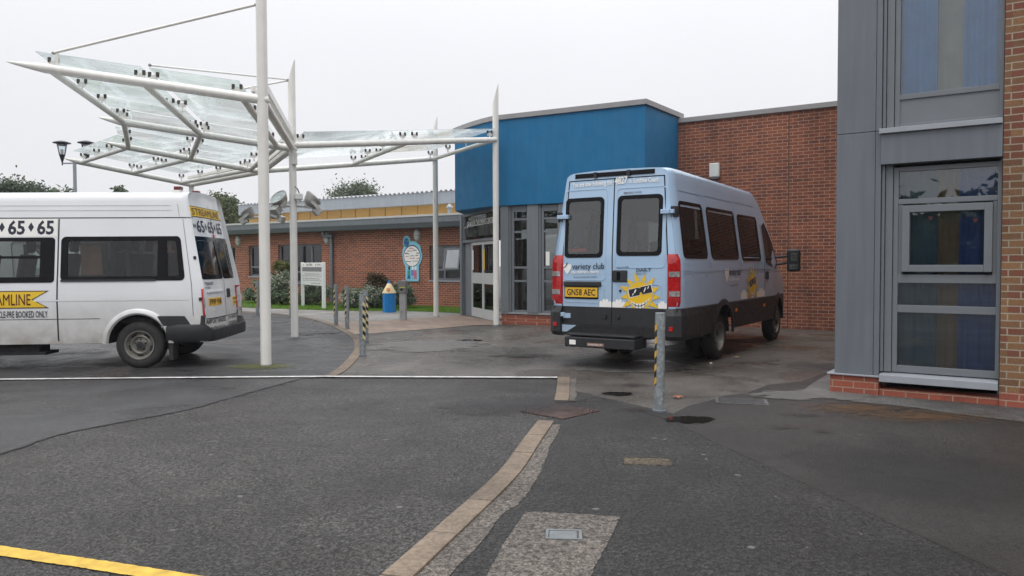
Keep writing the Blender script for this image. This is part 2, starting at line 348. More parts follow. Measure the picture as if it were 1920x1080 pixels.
L_green = leafmat('leaf_green', (0.055, 0.085, 0.04), (0.11, 0.13, 0.06), (0.13, 0.125, 0.06))
L_dark = leafmat('leaf_dark', (0.045, 0.07, 0.045), (0.075, 0.105, 0.06), (0.06, 0.08, 0.05))
L_grey = leafmat('leaf_greygreen', (0.10, 0.14, 0.085), (0.23, 0.28, 0.19), (0.08, 0.11, 0.06))
L_olive = leafmat('leaf_olive', (0.07, 0.085, 0.02), (0.14, 0.15, 0.035), (0.045, 0.06, 0.02))
L_russet = leafmat('leaf_russet', (0.075, 0.05, 0.03), (0.12, 0.08, 0.04), (0.05, 0.065, 0.03))
L_hazed = leafmat('leaf_hazed', (0.085, 0.115, 0.07), (0.13, 0.165, 0.10), (0.11, 0.13, 0.08))  # leaf colours paled to imitate haze on the distant trees
L_flower = leafmat('flower_white', (0.5, 0.5, 0.42), (0.6, 0.58, 0.5), (0.45, 0.44, 0.36))
M_bark = plain('bark', (0.05, 0.042, 0.034), 0.9, var=0.3, bump=0.5)
M_grassb = plain('grass_soil', (0.06, 0.12, 0.018), 0.9, var=0.35, scale=5, bump=0.6)
L_grass = leafmat('grass_blade', (0.10, 0.21, 0.02), (0.17, 0.30, 0.035), (0.12, 0.2, 0.03))

# ------------------------------------------------------------------ lettering
_tc = {}
def textmesh(s, bold=0.0):
    k = (s, bold)
    if k not in _tc:
        cu = bpy.data.curves.new('t', 'FONT'); cu.body = s; cu.size = 1; cu.offset = bold; cu.resolution_u = 2
        o = bpy.data.objects.new('t', cu); COL.objects.link(o); bpy.context.view_layer.update()
        me = o.to_mesh(); vs = [tuple(v.co) for v in me.vertices]; fs = [tuple(p.vertices) for p in me.polygons]
        o.to_mesh_clear(); bpy.data.objects.remove(o); bpy.data.curves.remove(cu); _tc[k] = (vs, fs)
    return _tc[k]
CAP = max(v[1] for v in textmesh('H')[0])
def put_text(mb, s, a, b, h, fn, bold=0.012):     # a,b baseline ends in (s,t); fn(s,t)->xyz
    vs, fs = textmesh(s, bold)
    x0 = min(v[0] for v in vs); x1 = max(v[0] for v in vs)
    ax, ay = a; bx, by = b
    def q(v):
        k = (v[0]-x0)/(x1-x0); return fn(ax+(bx-ax)*k, ay+(by-ay)*k+v[1]/CAP*h)
    return mb.add([q(v) for v in vs], fs)
def rrect(x0, x1, z0, z1, r, n=5):
    pts = []
    for cx, cz, a0 in ((x1-r, z1-r, 0), (x0+r, z1-r, 90), (x0+r, z0+r, 180), (x1-r, z0+r, 270)):
        for i in range(n+1): a = rad(a0+90*i/n); pts.append((cx+r*math.cos(a), cz+r*math.sin(a)))
    out = []; N = 4*(n+1)
    for i, p in enumerate(pts):
        out.append(p)
        if i % (n+1) == n:
            q = pts[(i+1) % N]; out += [(p[0]+(q[0]-p[0])*k/8, p[1]+(q[1]-p[1])*k/8) for k in range(1, 8)]
    return out
def ring_mesh(outer, inner, fn, off, back):
    n = len(outer); mb = MB()
    vs = [fn(*p, off) for p in outer]+[fn(*p, off) for p in inner]+[fn(*p, back) for p in inner]+[fn(*p, back) for p in outer]
    fs = [(i, (i+1) % n, n+(i+1) % n, n+i) for i in range(n)]+[(n+i, n+(i+1) % n, 2*n+(i+1) % n, 2*n+i) for i in range(n)]+[(3*n+i, 3*n+(i+1) % n, (i+1) % n, i) for i in range(n)]
    return mb.add(vs, fs)
# ================================================================== THE GROUND
def sheet(name, pts, z, mat):
    mb = MB(); mb.poly([Vector((p[0], p[1], z)) for p in pts]); o = mb.build(name, mat)
    bm = bmesh.new(); bm.from_mesh(o.data); bmesh.ops.triangulate(bm, faces=bm.faces)
    for f in bm.faces:
        if f.normal.z < 0: f.normal_flip()
    bm.to_mesh(o.data); bm.free(); return setting(o)
def gp(l): return [G(*p) for p in l]
mb = MB(); mb.poly([(-400, -300, 0), (400, -300, 0), (400, 400, 0), (-400, 400, 0)]); setting(mb.build('ground', M_road))
def smooth_line(pts, n=8):      # catmull-rom
    P_ = [pts[0]]+list(pts)+[pts[-1]]; out = []
    for i in range(1, len(P_)-2):
        for k in range(n):
            t_ = k/n; a, b, c, d = P_[i-1], P_[i], P_[i+1], P_[i+2]
            out.append(0.5*((2*b)+(c-a)*t_+(2*a-5*b+4*c-d)*t_**2+(3*b-a-3*c+d)*t_**3))
    out.append(pts[-1]); return out
arc = smooth_line(gp([(606, 708), (633, 692), (655, 670), (665, 652), (658, 634), (636, 619), (606, 606), (568, 596.5), (520, 590), (460, 586.5), (380, 584.5), (250, 583), (60, 582.5)]))
low = smooth_line(gp([(1046, 709), (1042, 740), (1036, 757), (1012, 787), (982, 825), (932, 890), (838, 975), (716, 1082), (560, 1215)]))
def offset(line, d):
    out = []
    for i, p in enumerate(line):
        t_ = (line[min(i+1, len(line)-1)]-line[max(i-1, 0)]).normalized(); out.append(p+Vector((t_.y, -t_.x, 0))*d)
    return out
# darker smooth tarmac inside the curved kerb
sheet('car_park_tarmac', gp([(-700, 1010), (0, 851), (110, 815), (350, 770), (470, 735), (560, 711)])+arc+[Vector((-60, arc[-1].y, 0)), Vector((-60, 7, 0))], 0.004, M_smooth)
KW = 0.155
def jag(pts, step=.12, amp=.008):
    r = random.Random(4); out = [pts[0]]
    for a, b in zip(pts, pts[1:]):
        n = max(1, int((b-a).length/step))
        for k in range(1, n+1): out.append(a.lerp(b, k/n)+Vector((r.uniform(-amp, amp), r.uniform(-amp, amp), 0))*(k < n))
    return out
kin = offset(arc, KW)
diag = jag(gp([(1046, 709), (1042, 756), (1085, 752), (1110, 746), (1150, 752), (1200, 772), (1260, 790), (1340, 830), (1430, 872), (1600, 950), (1760, 1022), (1860, 1068), (2050, 1150)]))
sheet('forecourt', list(reversed(kin[:len(kin)-30]))+diag+[Vector((7.5, 4, 0)), Vector((9, 9, 0)), Vector((9, 20, 0)), Vector((2, 24, 0)), Vector((-2, 25, 0)), G(560, 592)], 0.004, M_fore)
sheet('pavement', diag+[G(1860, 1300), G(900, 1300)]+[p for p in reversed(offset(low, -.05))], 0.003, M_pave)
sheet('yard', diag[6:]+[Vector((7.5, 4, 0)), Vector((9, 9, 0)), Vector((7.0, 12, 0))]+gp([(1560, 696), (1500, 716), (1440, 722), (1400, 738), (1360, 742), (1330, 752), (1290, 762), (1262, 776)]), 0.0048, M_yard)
# far pale path behind kerb, brick paving in front of the entrance
far_path = [G(x, y) for x, y in ((60, 580), (250, 580.5), (440, 583), (520, 588), (568, 594.5), (606, 604), (640, 610), (660, 606), (760, 600), (860, 592), (868, 589), (840, 586), (760, 584), (640, 583.5), (560, 581), (450, 577), (250, 572), (60, 568))]
sheet('footpath', far_path, 0.009, M_path)
t = NT('block_paving'); v_ = t.geo(); mp = t.n('Mapping'); mp.inputs['Rotation'].default_value = (0, 0, rad(33)); t.L(v_, mp.inputs[0])
bt = t.n('TexBrick', offset=0.5); t.L(mp.outputs[0], bt.inputs['Vector']); bt.inputs['Scale'].default_value = 1; bt.inputs['Brick Width'].default_value = 0.4; bt.inputs['Row Height'].default_value = 0.2
bt.inputs['Mortar Size'].default_value = 0.012
for k, c in (('Color1', (0.34, 0.235, 0.165)), ('Color2', (0.22, 0.15, 0.11)), ('Mortar', (0.08, 0.065, 0.05))): t.setin(bt, k, c)
M_paving = t.pr(t.mix(t.ramp(t.noise(v_, 1.2, 5), 0.35, 0.7, 0, .7), bt.outputs['Color'], (0.16, 0.13, 0.11)), 0.6)
sheet('block_paving', gp([(612, 603), (640, 605), (700, 603), (760, 599), (860, 592), (880, 594), (940, 606), (942, 610), (880, 611), (820, 617), (760, 621), (690, 627), (664, 628), (640, 617)]), 0.0125, M_paving)
# kerbs (flush concrete edging, joints are real gaps)
def kerb(name, line, w, top, stone):
    lo = offset(line, 0); hi = offset(line, w); mb = MB(); d = 0; seg = []; Lc = [0]
    for i in range(1, len(line)): Lc.append(Lc[-1]+(line[i]-line[i-1]).length)
    def at(L_, s_):
        for i in range(1, len(line)):
            if Lc[i] >= L_: k = (L_-Lc[i-1])/max(1e-6, Lc[i]-Lc[i-1]); return s_[i-1].lerp(s_[i], k)
        return s_[-1]
    L_ = 0
    while L_ < Lc[-1]-0.05:
        e = min(L_+stone-0.012, Lc[-1]); n = 4; j = random.uniform(-0.003, 0.003)
        pts = [at(L_+(e-L_)*k/n, lo)+Vector((0, 0, 0)) for k in range(n+1)]+[at(L_+(e-L_)*k/n, hi) for k in range(n, -1, -1)]
        mb.prism([(p.x, p.y) for p in pts], -0.05, top+j, lambda x, y, a: (x, y, a)); L_ += stone
    return setting(mb.build(name, M_kerb, bevel=0.004))
kerb('kerb', arc, KW, 0.018, 0.6)
man = 18
cut = [i for i, p in enumerate(low) if (p-G(1012, 787)).length < 0.03][0] if any((p-G(1012, 787)).length < 0.03 for p in low) else 24
kerb('kerb', low[:15], -KW, 0.018, 0.6); kerb('kerb', low[25:], -KW, 0.018, 0.62)
hin = offset(low, -KW-0.002); wd = [0.075+0.008*math.sin(i*0.9)+0.11*max(0, (i-24)/(len(low)-24))+(.03 if 38 < i < 46 else 0) for i in range(len(low))]
hout = [p+(q-p).normalized()*w_ for p, q, w_ in zip(hin, offset(low, -KW-1), wd)]
sheet('kerb_haunch', hin[26:]+list(reversed(jag(hout[26:], .03, .006))), 0.006, M_conc)
sheet('kerb_haunch', hin[:15]+list(reversed(hout[:15])), 0.010, M_conc)
# seam of darker joint where the two tarmacs meet, markings
def strip(name, pts, w, z, mat, jit=0.0):
    L1 = offset(pts, -w/2); L2 = offset(pts, w/2)
    if jit: L1 = [p+Vector((random.uniform(-jit, jit), random.uniform(-jit, jit), 0)) for p in L1]; L2 = [p+Vector((random.uniform(-jit, jit), random.uniform(-jit, jit), 0)) for p in L2]
    mb = MB(); n = len(pts); mb.add([(p.x, p.y, z) for p in L1+L2], [(i, i+1, n+i+1, n+i) for i in range(n-1)]); return setting(mb.build(name, mat))
wl_ = [G(x, y) for x, y in ((-900, 722), (0, 713.5), (300, 710.5), (600, 708), (820, 709), (1045, 710))]
def dense(pts, n): 
    out = []
    for a, b in zip(pts, pts[1:]): out += [a.lerp(b, k/n) for k in range(n)]
    return out+[pts[-1]]
strip('white_line', dense(wl_, 30), 0.085, 0.0195, M_wline, 0.004)
strip('yellow_line', dense([G(-400, 972), G(0, 1034), G(190, 1062), G(480, 1108), G(900, 1180)], 30), 0.105, 0.006, M_yline, 0.003)
M_seam = plain('tar_seam', (0.02, 0.02, 0.02), 0.7)
strip('tar_seam', smooth_line(gp([(-300, 925), (0, 851), (110, 816), (240, 790), (350, 769), (470, 736), (560, 712)]), 14), 0.03, 0.0065, M_seam, 0.016)
# concrete apron along the near building
cb_ = [(1566, 694), (1590, 738), (1640, 745), (1800, 763), (1960, 780), (2200, 815)]
sheet('concrete_apron', jag(gp([(1520, 722), (1566, 694), (1562, 730), (1640, 736), (1870, 755), (2200, 790), (2300, 850), (1960, 797), (1800, 779), (1720, 766), (1600, 754), (1540, 744), (1505, 734)]), .05, .012), 0.0085, M_strip)
sheet('gully_surround', jag(gp([(985, 962), (1010, 961), (1163, 970), (1150, 1000), (1105, 1085), (1060, 1180), (860, 1180), (912, 1082), (945, 1020)]), .02, .005), 0.006, M_conc)
def blob(name, px, py, wpx, hpx, z, mat, seed=0, rnd=0.25, n=40):
    c = G(px, py); rx = abs((G(px+wpx/2, py)-G(px-wpx/2, py)).length)/2; ry = (G(px, py-hpx/2)-G(px, py+hpx/2)).length/2
    r = random.Random(seed); ph = [r.uniform(0, 6.28) for _ in range(6)]
    pts = []
    for i in range(n):
        a = 2*math.pi*i/n; k = 1+rnd*sum(math.sin((j+2)*a+ph[j])/(j+1.5) for j in range(6))*0.6
        pts.append((rx*k*math.cos(a), ry*k*math.sin(a), 0))
    mb = MB(); mb.add([(0, 0, 0)]+pts, [(0, i+1, (i+1) % n+1) for i in range(n)]); return setting(mb.build(name, mat, loc=(c.x, c.y, z)))
S_pud = stainmat('puddle_water', (0.012, 0.011, 0.010), 0.03, 1.0, 5, 0.15, amp=1.8)
S_damp = stainmat('damp_patch', (0.03, 0.028, 0.026), 0.3, 0.75, 4, 0.4)
S_oil = stainmat('oil_stain', (0.02, 0.011, 0.011), 0.4, 0.55, 8, 0.9)
S_rust = stainmat('rust_stain', (0.11, 0.055, 0.018), 0.7, 0.6, 11, 0.9, amp=2.6)
S_moss = stainmat('moss_patch', (0.10, 0.11, 0.02), 0.9, 0.6, 14, 0.5)
S_pale = stainmat('pale_patch', (0.17, 0.165, 0.155), 0.5, 0.55, 2.5, 0.2)
S_dark = stainmat('dark_patch', (0.022, 0.022, 0.022), 0.5, 0.7, 0.9, 0.9)
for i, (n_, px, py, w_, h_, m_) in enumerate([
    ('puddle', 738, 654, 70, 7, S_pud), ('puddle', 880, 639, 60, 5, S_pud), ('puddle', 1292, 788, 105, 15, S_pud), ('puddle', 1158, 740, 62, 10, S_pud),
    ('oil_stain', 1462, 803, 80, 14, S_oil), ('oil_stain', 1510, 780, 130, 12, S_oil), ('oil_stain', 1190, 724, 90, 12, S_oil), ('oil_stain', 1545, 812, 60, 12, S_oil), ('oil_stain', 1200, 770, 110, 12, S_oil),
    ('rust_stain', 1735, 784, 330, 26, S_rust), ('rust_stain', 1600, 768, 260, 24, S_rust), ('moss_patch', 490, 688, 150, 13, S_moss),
    ('pale_patch', 1190, 688, 290, 26, S_pale), ('pale_patch', 1540, 742, 260, 24, S_pale), ('dark_patch', 1780, 900, 620, 190, S_dark), ('dark_patch', 950, 760, 380, 40, S_dark), ('damp_patch', 60, 660, 300, 14, S_damp), ('dark_patch', 1560, 690, 260, 24, S_dark),  # the large right-hand dark patch paints lens vignetting into the tarmac colour
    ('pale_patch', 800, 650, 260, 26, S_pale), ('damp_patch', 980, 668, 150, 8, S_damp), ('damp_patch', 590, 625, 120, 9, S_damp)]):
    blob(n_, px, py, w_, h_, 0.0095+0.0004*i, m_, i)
# grass strip along the office wall
gl_ = gp([(0, 553), (250, 561), (445, 559), (862, 577), (866, 586), (760, 583), (640, 582), (560, 580), (450, 576), (250, 571), (0, 567)])
g0 = [G(-60, 563), G(250, 571.5), G(450, 576.6), (G(560, 581)), G(640, 583.3), G(760, 583.8), G(866, 588)]
wallA = Vector((-1.77, 25.99, 0)); AW = rad(-33); uW = Vector((math.cos(AW), math.sin(AW), 0)); nW = Vector((-math.sin(AW), math.cos(AW), 0))
gr = MB(); base = MB()
gpts = []
for p in g0:
    s_ = (p-wallA).dot(uW); gpts.append((s_, (p-wallA).dot(nW)))
base.poly([wallA+uW*s+nW*d+Vector((0, 0, 0.015)) for s, d in gpts]+[wallA+uW*s+nW*0.2+Vector((0, 0, 0.015)) for s in (gpts[-1][0], gpts[0][0])])
ob = base.build('lawn', M_grassb); setting(ob)
bm_ = bmesh.new(); bm_.from_mesh(ob.data); bmesh.ops.triangulate(bm_, faces=bm_.faces); bm_.to_mesh(ob.data); bm_.free()
rg = random.Random(3)
for k in range(30000):
    i = rg.randrange(len(gpts)-1); 
    if i == 0 and rg.random() < .7: continue
    a, b = gpts[i], gpts[i+1]; q = rg.random(); s = a[0]+(b[0]-a[0])*q; dmin = a[1]+(b[1]-a[1])*q
    d = dmin+( -0.02-dmin)*rg.random(); p = wallA+uW*s+nW*d; h = rg.uniform(.03, .08); an = rg.uniform(0, 3.14); w_ = 0.012
    dx = Vector((math.cos(an)*w_, math.sin(an)*w_, 0)); tp = Vector((rg.uniform(-.03, .03), rg.uniform(-.03, .03), h))
    gr.add([p-dx+Vector((0, 0, .012)), p+dx+Vector((0, 0, .012)), p+tp], [(0, 1, 2)])
o = gr.build('grass', L_grass); tag(o, 'green mown grass growing along the foot of the red brick office wall', 'grass', kind='stuff')

# covers let into the ground
def ground_thing(name, label, cat, px, py, rz, group=None): p = G(px, py); return thing(name, label, cat, (p.x, p.y, 0), rz, group)
t = NT('cast_iron'); vv = t.obj(); wv = t.n('TexWave', wave_type='RINGS', rings_direction='Z'); t.L(vv, wv.inputs['Vector']); wv.inputs['Scale'].default_value = 9
M_iron = t.pr(t.mix(t.ramp(t.noise(vv, 12, 4), 0.35, 0.65), (0.11, 0.06, 0.048), (0.03, 0.022, 0.02)), 0.5, 0.3, t.bump(t.math('ADD', wv.outputs[0], t.noise(vv, 40, 2)), 0.9, 0.02))
c_ = G(1050, 772)
m = thing('manhole_cover', 'rusty brown iron manhole cover with ring pattern interrupting the kerb line', 'manhole cover', (c_.x, c_.y, 0), rad(46))
m.scale = (.8, .8, 1)
fr_ = MB()
for a in ((-.36, .36, -.36, -.32), (-.36, .36, .32, .36), (-.36, -.32, -.32, .32), (.32, .36, -.32, .32)): fr_.box(a[0], a[1], a[2], a[3], -0.03, 0.012)
fr_.build('frame', M_iron, m, bevel=0.003); MB().box(-.315, .315, -.315, .315, -.03, .010).build('cover', M_iron, m, bevel=0.004)
c_ = G(1057, 1005)
m = thing('gully_cover', 'small square galvanised steel access cover set in pale pebbled concrete', 'access cover', (c_.x, c_.y, 0), rad(-4))
M_zinc = plain('zinc_cover', (0.16, 0.175, 0.18), 0.6, 0.3, var=0.2, scale=14)
fr_ = MB()
for a in ((-.10, .10, -.075, -.058), (-.10, .10, .058, .075), (-.10, -.083, -.058, .058), (.083, .10, -.058, .058)): fr_.box(a[0], a[1], a[2], a[3], -0.01, 0.013)
fr_.build('frame', M_zinc, m, bevel=0.002); MB().box(-.079, .072, -.054, .054, -.01, .010).build('lid', M_zinc, m, bevel=0.002)
c_ = G(1214, 866)
m = thing('drain_cover', 'sunken worn patch of an access cover filled with gravelly concrete in dark asphalt', 'access cover', (c_.x, c_.y, 0), rad(-6))
fr_ = MB()
M_rimd = plain('dark_rim', (0.015, 0.015, 0.014), 0.8)
for a in ((-.19, .19, .10, .112), (-.19, -.178, -.10, .10), (.178, .19, -.10, .10)): fr_.box(a[0], a[1], a[2], a[3], -0.01, 0.007)
fr_.build('frame', M_rimd, m); MB().box(-.176, .176, -.10, .098, -.01, .0055).build('lid', asphalt('brown_gravel', (0.07, 0.055, 0.035), (0.20, 0.155, 0.10), 0.8, bumpst=0.9, wet=0.2), m)
c_ = G(1390, 754)
m = thing('drain_cover', 'flat dark grey rectangular drain cover beside the striped bollard near the grey column', 'drain cover', (c_.x, c_.y, 0), rad(-14))
MB().box(-.27, .27, -.17, .17, -.01, .013).build('frame', M_strip, m); MB().box(-.24, .24, -.14, .14, -.01, .0155).build('lid', M_smooth, m, bevel=0.002)
# fallen leaf and pale pebble
c_ = G(1271, 748)
m = MB(); pts = [(-.06, 0), (-.03, .02), (-.035, .05), (0, .03), (.02, .055), (.03, .02), (.065, .03), (.045, 0), (.06, -.03), (.02, -.02), (0, -.05), (-.02, -.02), (-.05, -.03)]
m.add([(x, y, 0.012+0.02*abs(math.sin(x*40))) for x, y in pts], [tuple(range(len(pts)))])
tag(m.build('leaf', plain('dead_leaf', (0.30, 0.09, 0.03), 0.7), loc=(c_.x, c_.y, 0.004)), 'curled orange brown dead leaf lying on tarmac right of the near bollard', 'leaf')
c_ = G(1333, 683); tag(MB().ball((0, 0, .012), .022, .018, .012).build('pebble', M_wht, loc=(c_.x, c_.y, .004), smooth=60), 'small white pebble on the tarmac by the rear wheel of the pale blue minibus', 'stone')
c_ = G(1382, 672); m = MB(); m.add([(-.06, 0, .012), (0, -.03, .02), (.06, .01, .012), (0, .03, .03)], [(0, 1, 2, 3)])
tag(m.build('leaf', plain('dry_leaf', (0.32, 0.22, 0.12), 0.7), loc=(c_.x, c_.y, 0.004)), 'pale dry leaf on the tarmac just right of the minibus rear wheel', 'leaf')

# ================================================================== BUILDINGS
def wall_grid(x0, x1, z0, z1, holes, y=0.0, step=None):
    xs = sorted({x0, x1, *[h[i] for h in holes for i in (0, 1) if x0 < h[i] < x1]}); zs = sorted({z0, z1, *[h[i] for h in holes for i in (2, 3) if z0 < h[i] < z1]})
    mb = MB(); n = len(zs)
    for x in xs:
        for z in zs: mb.v.append((x, y, z))
    for i in range(len(xs)-1):
        for j in range(len(zs)-1):
            cx, cz = (xs[i]+xs[i+1])/2, (zs[j]+zs[j+1])/2
            if any(h[0] < cx < h[1] and h[2] < cz < h[3] for h in holes): continue
            mb.f.append((i*n+j, (i+1)*n+j, (i+1)*n+j+1, i*n+j+1))
    return mb      # normal points to -y
def win_unit(parent, x0, x1, z0, z1, y, fw=0.06, vs=(), hs=(), gm=None, room=True, cols=None, name='window', dep=0.07):
    f = MB()
    f.box(x0, x0+fw, y, y+dep, z0, z1); f.box(x1-fw, x1, y, y+dep, z0, z1); f.box(x0+fw, x1-fw, y, y+dep, z0, z0+fw); f.box(x0+fw, x1-fw, y, y+dep, z1-fw, z1)
    for v in vs: f.box(v-fw/2, v+fw/2, y+.003, y+dep-.003, z0+fw, z1-fw)
    xs = [x0+fw]+[q for v in vs for q in (v-fw/2, v+fw/2)]+[x1-fw]
    for h in hs:
        for i in range(0, len(xs), 2): f.box(xs[i], xs[i+1], y+.001, y+dep-.005, h-fw/2, h+fw/2)
    w = f.build(name, M_frame, parent)
    MB().box(x0+fw*.5, x1-fw*.5, y+dep*.5, y+dep*.5+.006, z0+fw*.5, z1-fw*.5).build('pane', gm or G_dark, w)
    if room:
        r = MB(); r.add([(x0, y+dep+.01, z0), (x1, y+dep+.01, z0), (x1, y+1.3, z0), (x0, y+1.3, z0), (x0, y+dep+.01, z1), (x1, y+dep+.01, z1), (x1, y+1.3, z1), (x0, y+1.3, z1)], [(0, 1, 2, 3), (4, 5, 6, 7), (1, 2, 6, 5), (0, 3, 7, 4), (2, 3, 7, 6)])
        r.build('room', M_room, w)
    return w
# ---- office wing (single storey, left)
FO = Frame(wallA.x, wallA.y, AW)
of = fthing('office_building', 'single storey red brick office wing with grey fascia and ochre clerestory panels', 'building', FO)
wins = [(430, 441, 462, 518, (), ()), (466, 486.5, 461, 518, (), (.62,)), (521, 603, 459, 531, (0.36, .74), (.40,)), (805, 866, 460, 526, (.42,), (.30,))]
holes = []
for a, b, c, d, vs, hs in wins:
    x0, z1 = FO.xz(a, c); x1, _ = FO.xz(b, c); _, z0 = FO.xz(b, d); 
    if x1 > 0.2: x1 = 0.3
    holes.append((x0, x1, z0, z1))
ex = [(-19, -17.2, .95, 2.3), (-16, -14.2, .95, 2.3)]
wall_grid(-24, 0.42, -0.05, 2.85, holes+ex).build('wall', M_brick, of, solid=0.25)
for h, (a, b, c, d, vs, hs) in zip(holes, wins):
    x0, x1, z0, z1 = h
    vx = [x0+(x1-x0)*k for k in vs]; hz = [z0+(z1-z0)*.30] if hs else []
    if b == 603: hz = [z0+(z1-z0)*.28]
    w = win_unit(of, x0, x1, z0, z1, 0.10, 0.07, vx, hz)
    MB().box(x0-.02, x1+.02, -.03, .1, z0-.05, z0).build('sill', M_sill, w)
    MB().box(x0+.1, x1-.1, .22, .24, z1-.32, z1-.07).build('blind', plain('blind_cream', (0.45, 0.43, 0.38), 0.8), w)
for h in ex: win_unit(of, *h, 0.10, 0.07)
# open casement tilted out of the right window
x0, x1, z0, z1 = holes[3]; M_ = Matrix.Translation((x0+(x1-x0)*.46, .06, z1-.1)) @ Matrix.Rotation(rad(-12), 4, 'X')
cs = MB(); hh = (z1-z0)*.62; ww = (x1-x0)*.48
cs.box(0, ww, 0, .04, -hh, -hh+.06, M_); cs.box(0, ww, 0, .04, -.06, 0, M_); cs.box(0, .06, 0, .04, -hh+.06, -.06, M_); cs.box(ww-.06, ww, 0, .04, -hh+.06, -.06, M_)
cw = cs.build('casement', M_frame, of); MB().box(.05, ww-.05, .018, .024, -hh+.05, -.05, M_).build('pane', glass('casement_glass', (0.6, 0.65, 0.66), 0.25, 1.5), cw)
ea = MB(); xl, xr = -24.3, 0.55
ea.prism([(-.05, 2.74), (-.42, 2.74), (-.50, 2.90), (-.05, 2.92)], xl, xr, lambda p, q, a: (a, p, q)); ea.build('soffit', M_fasc2, of)
MB().prism([(-.05, 2.925), (-.505, 2.905), (-.56, 3.10), (-.05, 3.12)], xl, xr, lambda p, q, a: (a, p, q)).build('fascia', M_fasc, of)
MB().prism([(-.58, 3.105), (-.60, 3.17), (1.2, 3.24), (9, 3.34), (9, 3.05), (0, 3.125)], xl-.02, xr+.02, lambda p, q, a: (a, p, q)).build('roof', plain('roof_white', (0.78, 0.78, 0.77), .4, var=.06), of)
# clerestory set back on the roof
SB = 4.2
def ox(px, y=SB): return FO.xz(px, 380, y)[0]
def oz(px, py, y=SB): return FO.xz(px, py, y)[1]
xa, xb = ox(458), ox(900); zc1 = oz(820, 383.5); zc2 = oz(820, 361.5)
cl = MB().box(xa+.3, xb, SB+.04, SB+4, 3.0, zc1+.1).build('clerestory_wall', M_ochre, of)
k = MB(); x = xa+.3
for px in (505, 531, 557, 580, 612, 638, 665, 692, 721, 752, 782, 812, 842): k.box(ox(px)-.015, ox(px)+.015, SB+.03, SB+.05, 3.05, zc1)
k.build('panel_joint', plain('joint_brown', (0.16, 0.09, 0.03), 0.8), of)  # dark brown strips over the panel joints
MB().box(xa, xb, SB-.35, SB+.2, zc1, zc2).build('clerestory_fascia', M_fasc, of)
rf = MB(); n = 58
for i in range(n):
    a0 = xa-.05+(xb-xa+.05)*i/n; w_ = (xb-xa+.05)/n
    rf.add([(a0+w_*f_, yy, zc2+hz+(.0 if yy < 1e3 else 0)+(yy-SB+.4)*.04) for yy in (SB-.42, SB+6) for f_, hz in ((0, .01), (.1, .01), (.25, .07), (.65, .07), (.8, .01), (1, .01))], [(j, j+1, 7+j, 6+j) for j in range(5)])
rf.build('corrugated_roof', M_roof, of, solid=0.012)
# far left roof block behind the van
# flue on the roof
fx, fz = FO.xz(843, 405, 1.0)
m = thing('roof_flue', 'short galvanised flue with conical cowl standing on the office roof beside the blue block', 'flue', FO.w(fx, 1.0, 3.22))
MB().tube((0, 0, 0), (0, 0, .30), .07).build('pipe', M_galv, m, smooth=40); MB().lathe([(.02, .42), (.13, .30), (.13, .27), (.07, .27)], 16).build('cowl', M_galv, m, smooth=40)
# downpipe
fx, fz = FO.xz(624, 440)
m = fthing('downpipe', 'dark grey square downpipe running down the red brick wall from the gutter', 'downpipe', Frame(FO.w(fx, 0, 0).x, FO.w(fx, 0, 0).y, AW))
MB().box(-.06, .06, -.12, -.02, .05, 2.5).build('pipe', M_fasc2, m, bevel=0.01)
MB().box(-.42, .10, -.16, -.02, 2.5, 2.62).build('elbow', M_fasc2, m, bevel=0.02); MB().box(-.46, -.34, -.16, -.02, 2.62, 2.80).build('hopper', M_sill, m, bevel=0.01)
# bulkhead lamps
lm = None
for px, py, lb in ((447, 452, 'oval bulkhead wall lamp on brick beside the white van, leftmost of three'), (613, 447, 'oval bulkhead wall lamp on brick next to the downpipe'), (783, 441, 'oval bulkhead wall lamp on brick above the blue cartoon wall sign')):
    x, z = FO.xz(px, py); p = FO.w(x, 0, z)
    if lm is None:
        lm = thing('wall_lamp', lb, 'wall lamp', p, AW, 'oval bulkhead lamps along the office wall')
        q = Matrix.Rotation(rad(90), 3, 'X')
        MB().ball((0, 0, 0), .17, .07, .25, 20, 12).build('housing', plain('lamp_housing', (0.33, 0.31, 0.28), 0.5), lm, smooth=60)
        MB().ball((0, -.045, .02), .13, .06, .20, 20, 12).build('diffuser', plain('lamp_diffuser', (0.55, 0.56, 0.53), 0.25, var=0.05), lm, smooth=60)
        MB().box(-.14, .14, -.11, -.02, -.03, .0).build('band', plain('lamp_housing', (0.33, 0.31, 0.28), 0.5), lm, bevel=0.01)
    else: dup(lm, p, AW, lb)
# wall sign (boot-shaped cartoon board)
x, z = FO.xz(773, 485); SC = FO.xz(800, 485)[0]-FO.xz(745, 485)[0]; K = SC/742.0
sg = thing('wall_sign', 'blue boot shaped painted wall sign with white oval of names and children drawn below', 'sign', FO.w(x, -.03, z), AW)
def sp_(X, Y): return ((X-371)*K, (545-Y)*K*1.0)
def outl(l): return [sp_(*p) for p in l]
bo = [(245, 95), (300, 115), (338, 165), (350, 215), (400, 205), (470, 215), (520, 255), (570, 280), (600, 340), (605, 400), (635, 470), (625, 560), (580, 640), (550, 680), (553, 950), (530, 985), (240, 985), (215, 950), (215, 690), (165, 620), (145, 520), (135, 430), (150, 360), (180, 310), (155, 250), (160, 170), (195, 115)]
M_sgb = plain('sign_pale_blue', (0.22, 0.55, 0.68), 0.5, var=0.04)
def flat(l, y, mat, name, par, thick=.004): 
    mb = MB(); mb.prism(l, y, y-thick, lambda p, q, a: (p, a, q)); return mb.build(name, mat, par)
bd = flat(outl(bo), .02, M_sgb, 'board', sg, .03)
def ell(cx, cy, rx, ry, n=28): return outl([(cx+rx*math.cos(2*math.pi*i/n), cy+ry*math.sin(2*math.pi*i/n)) for i in range(n)])
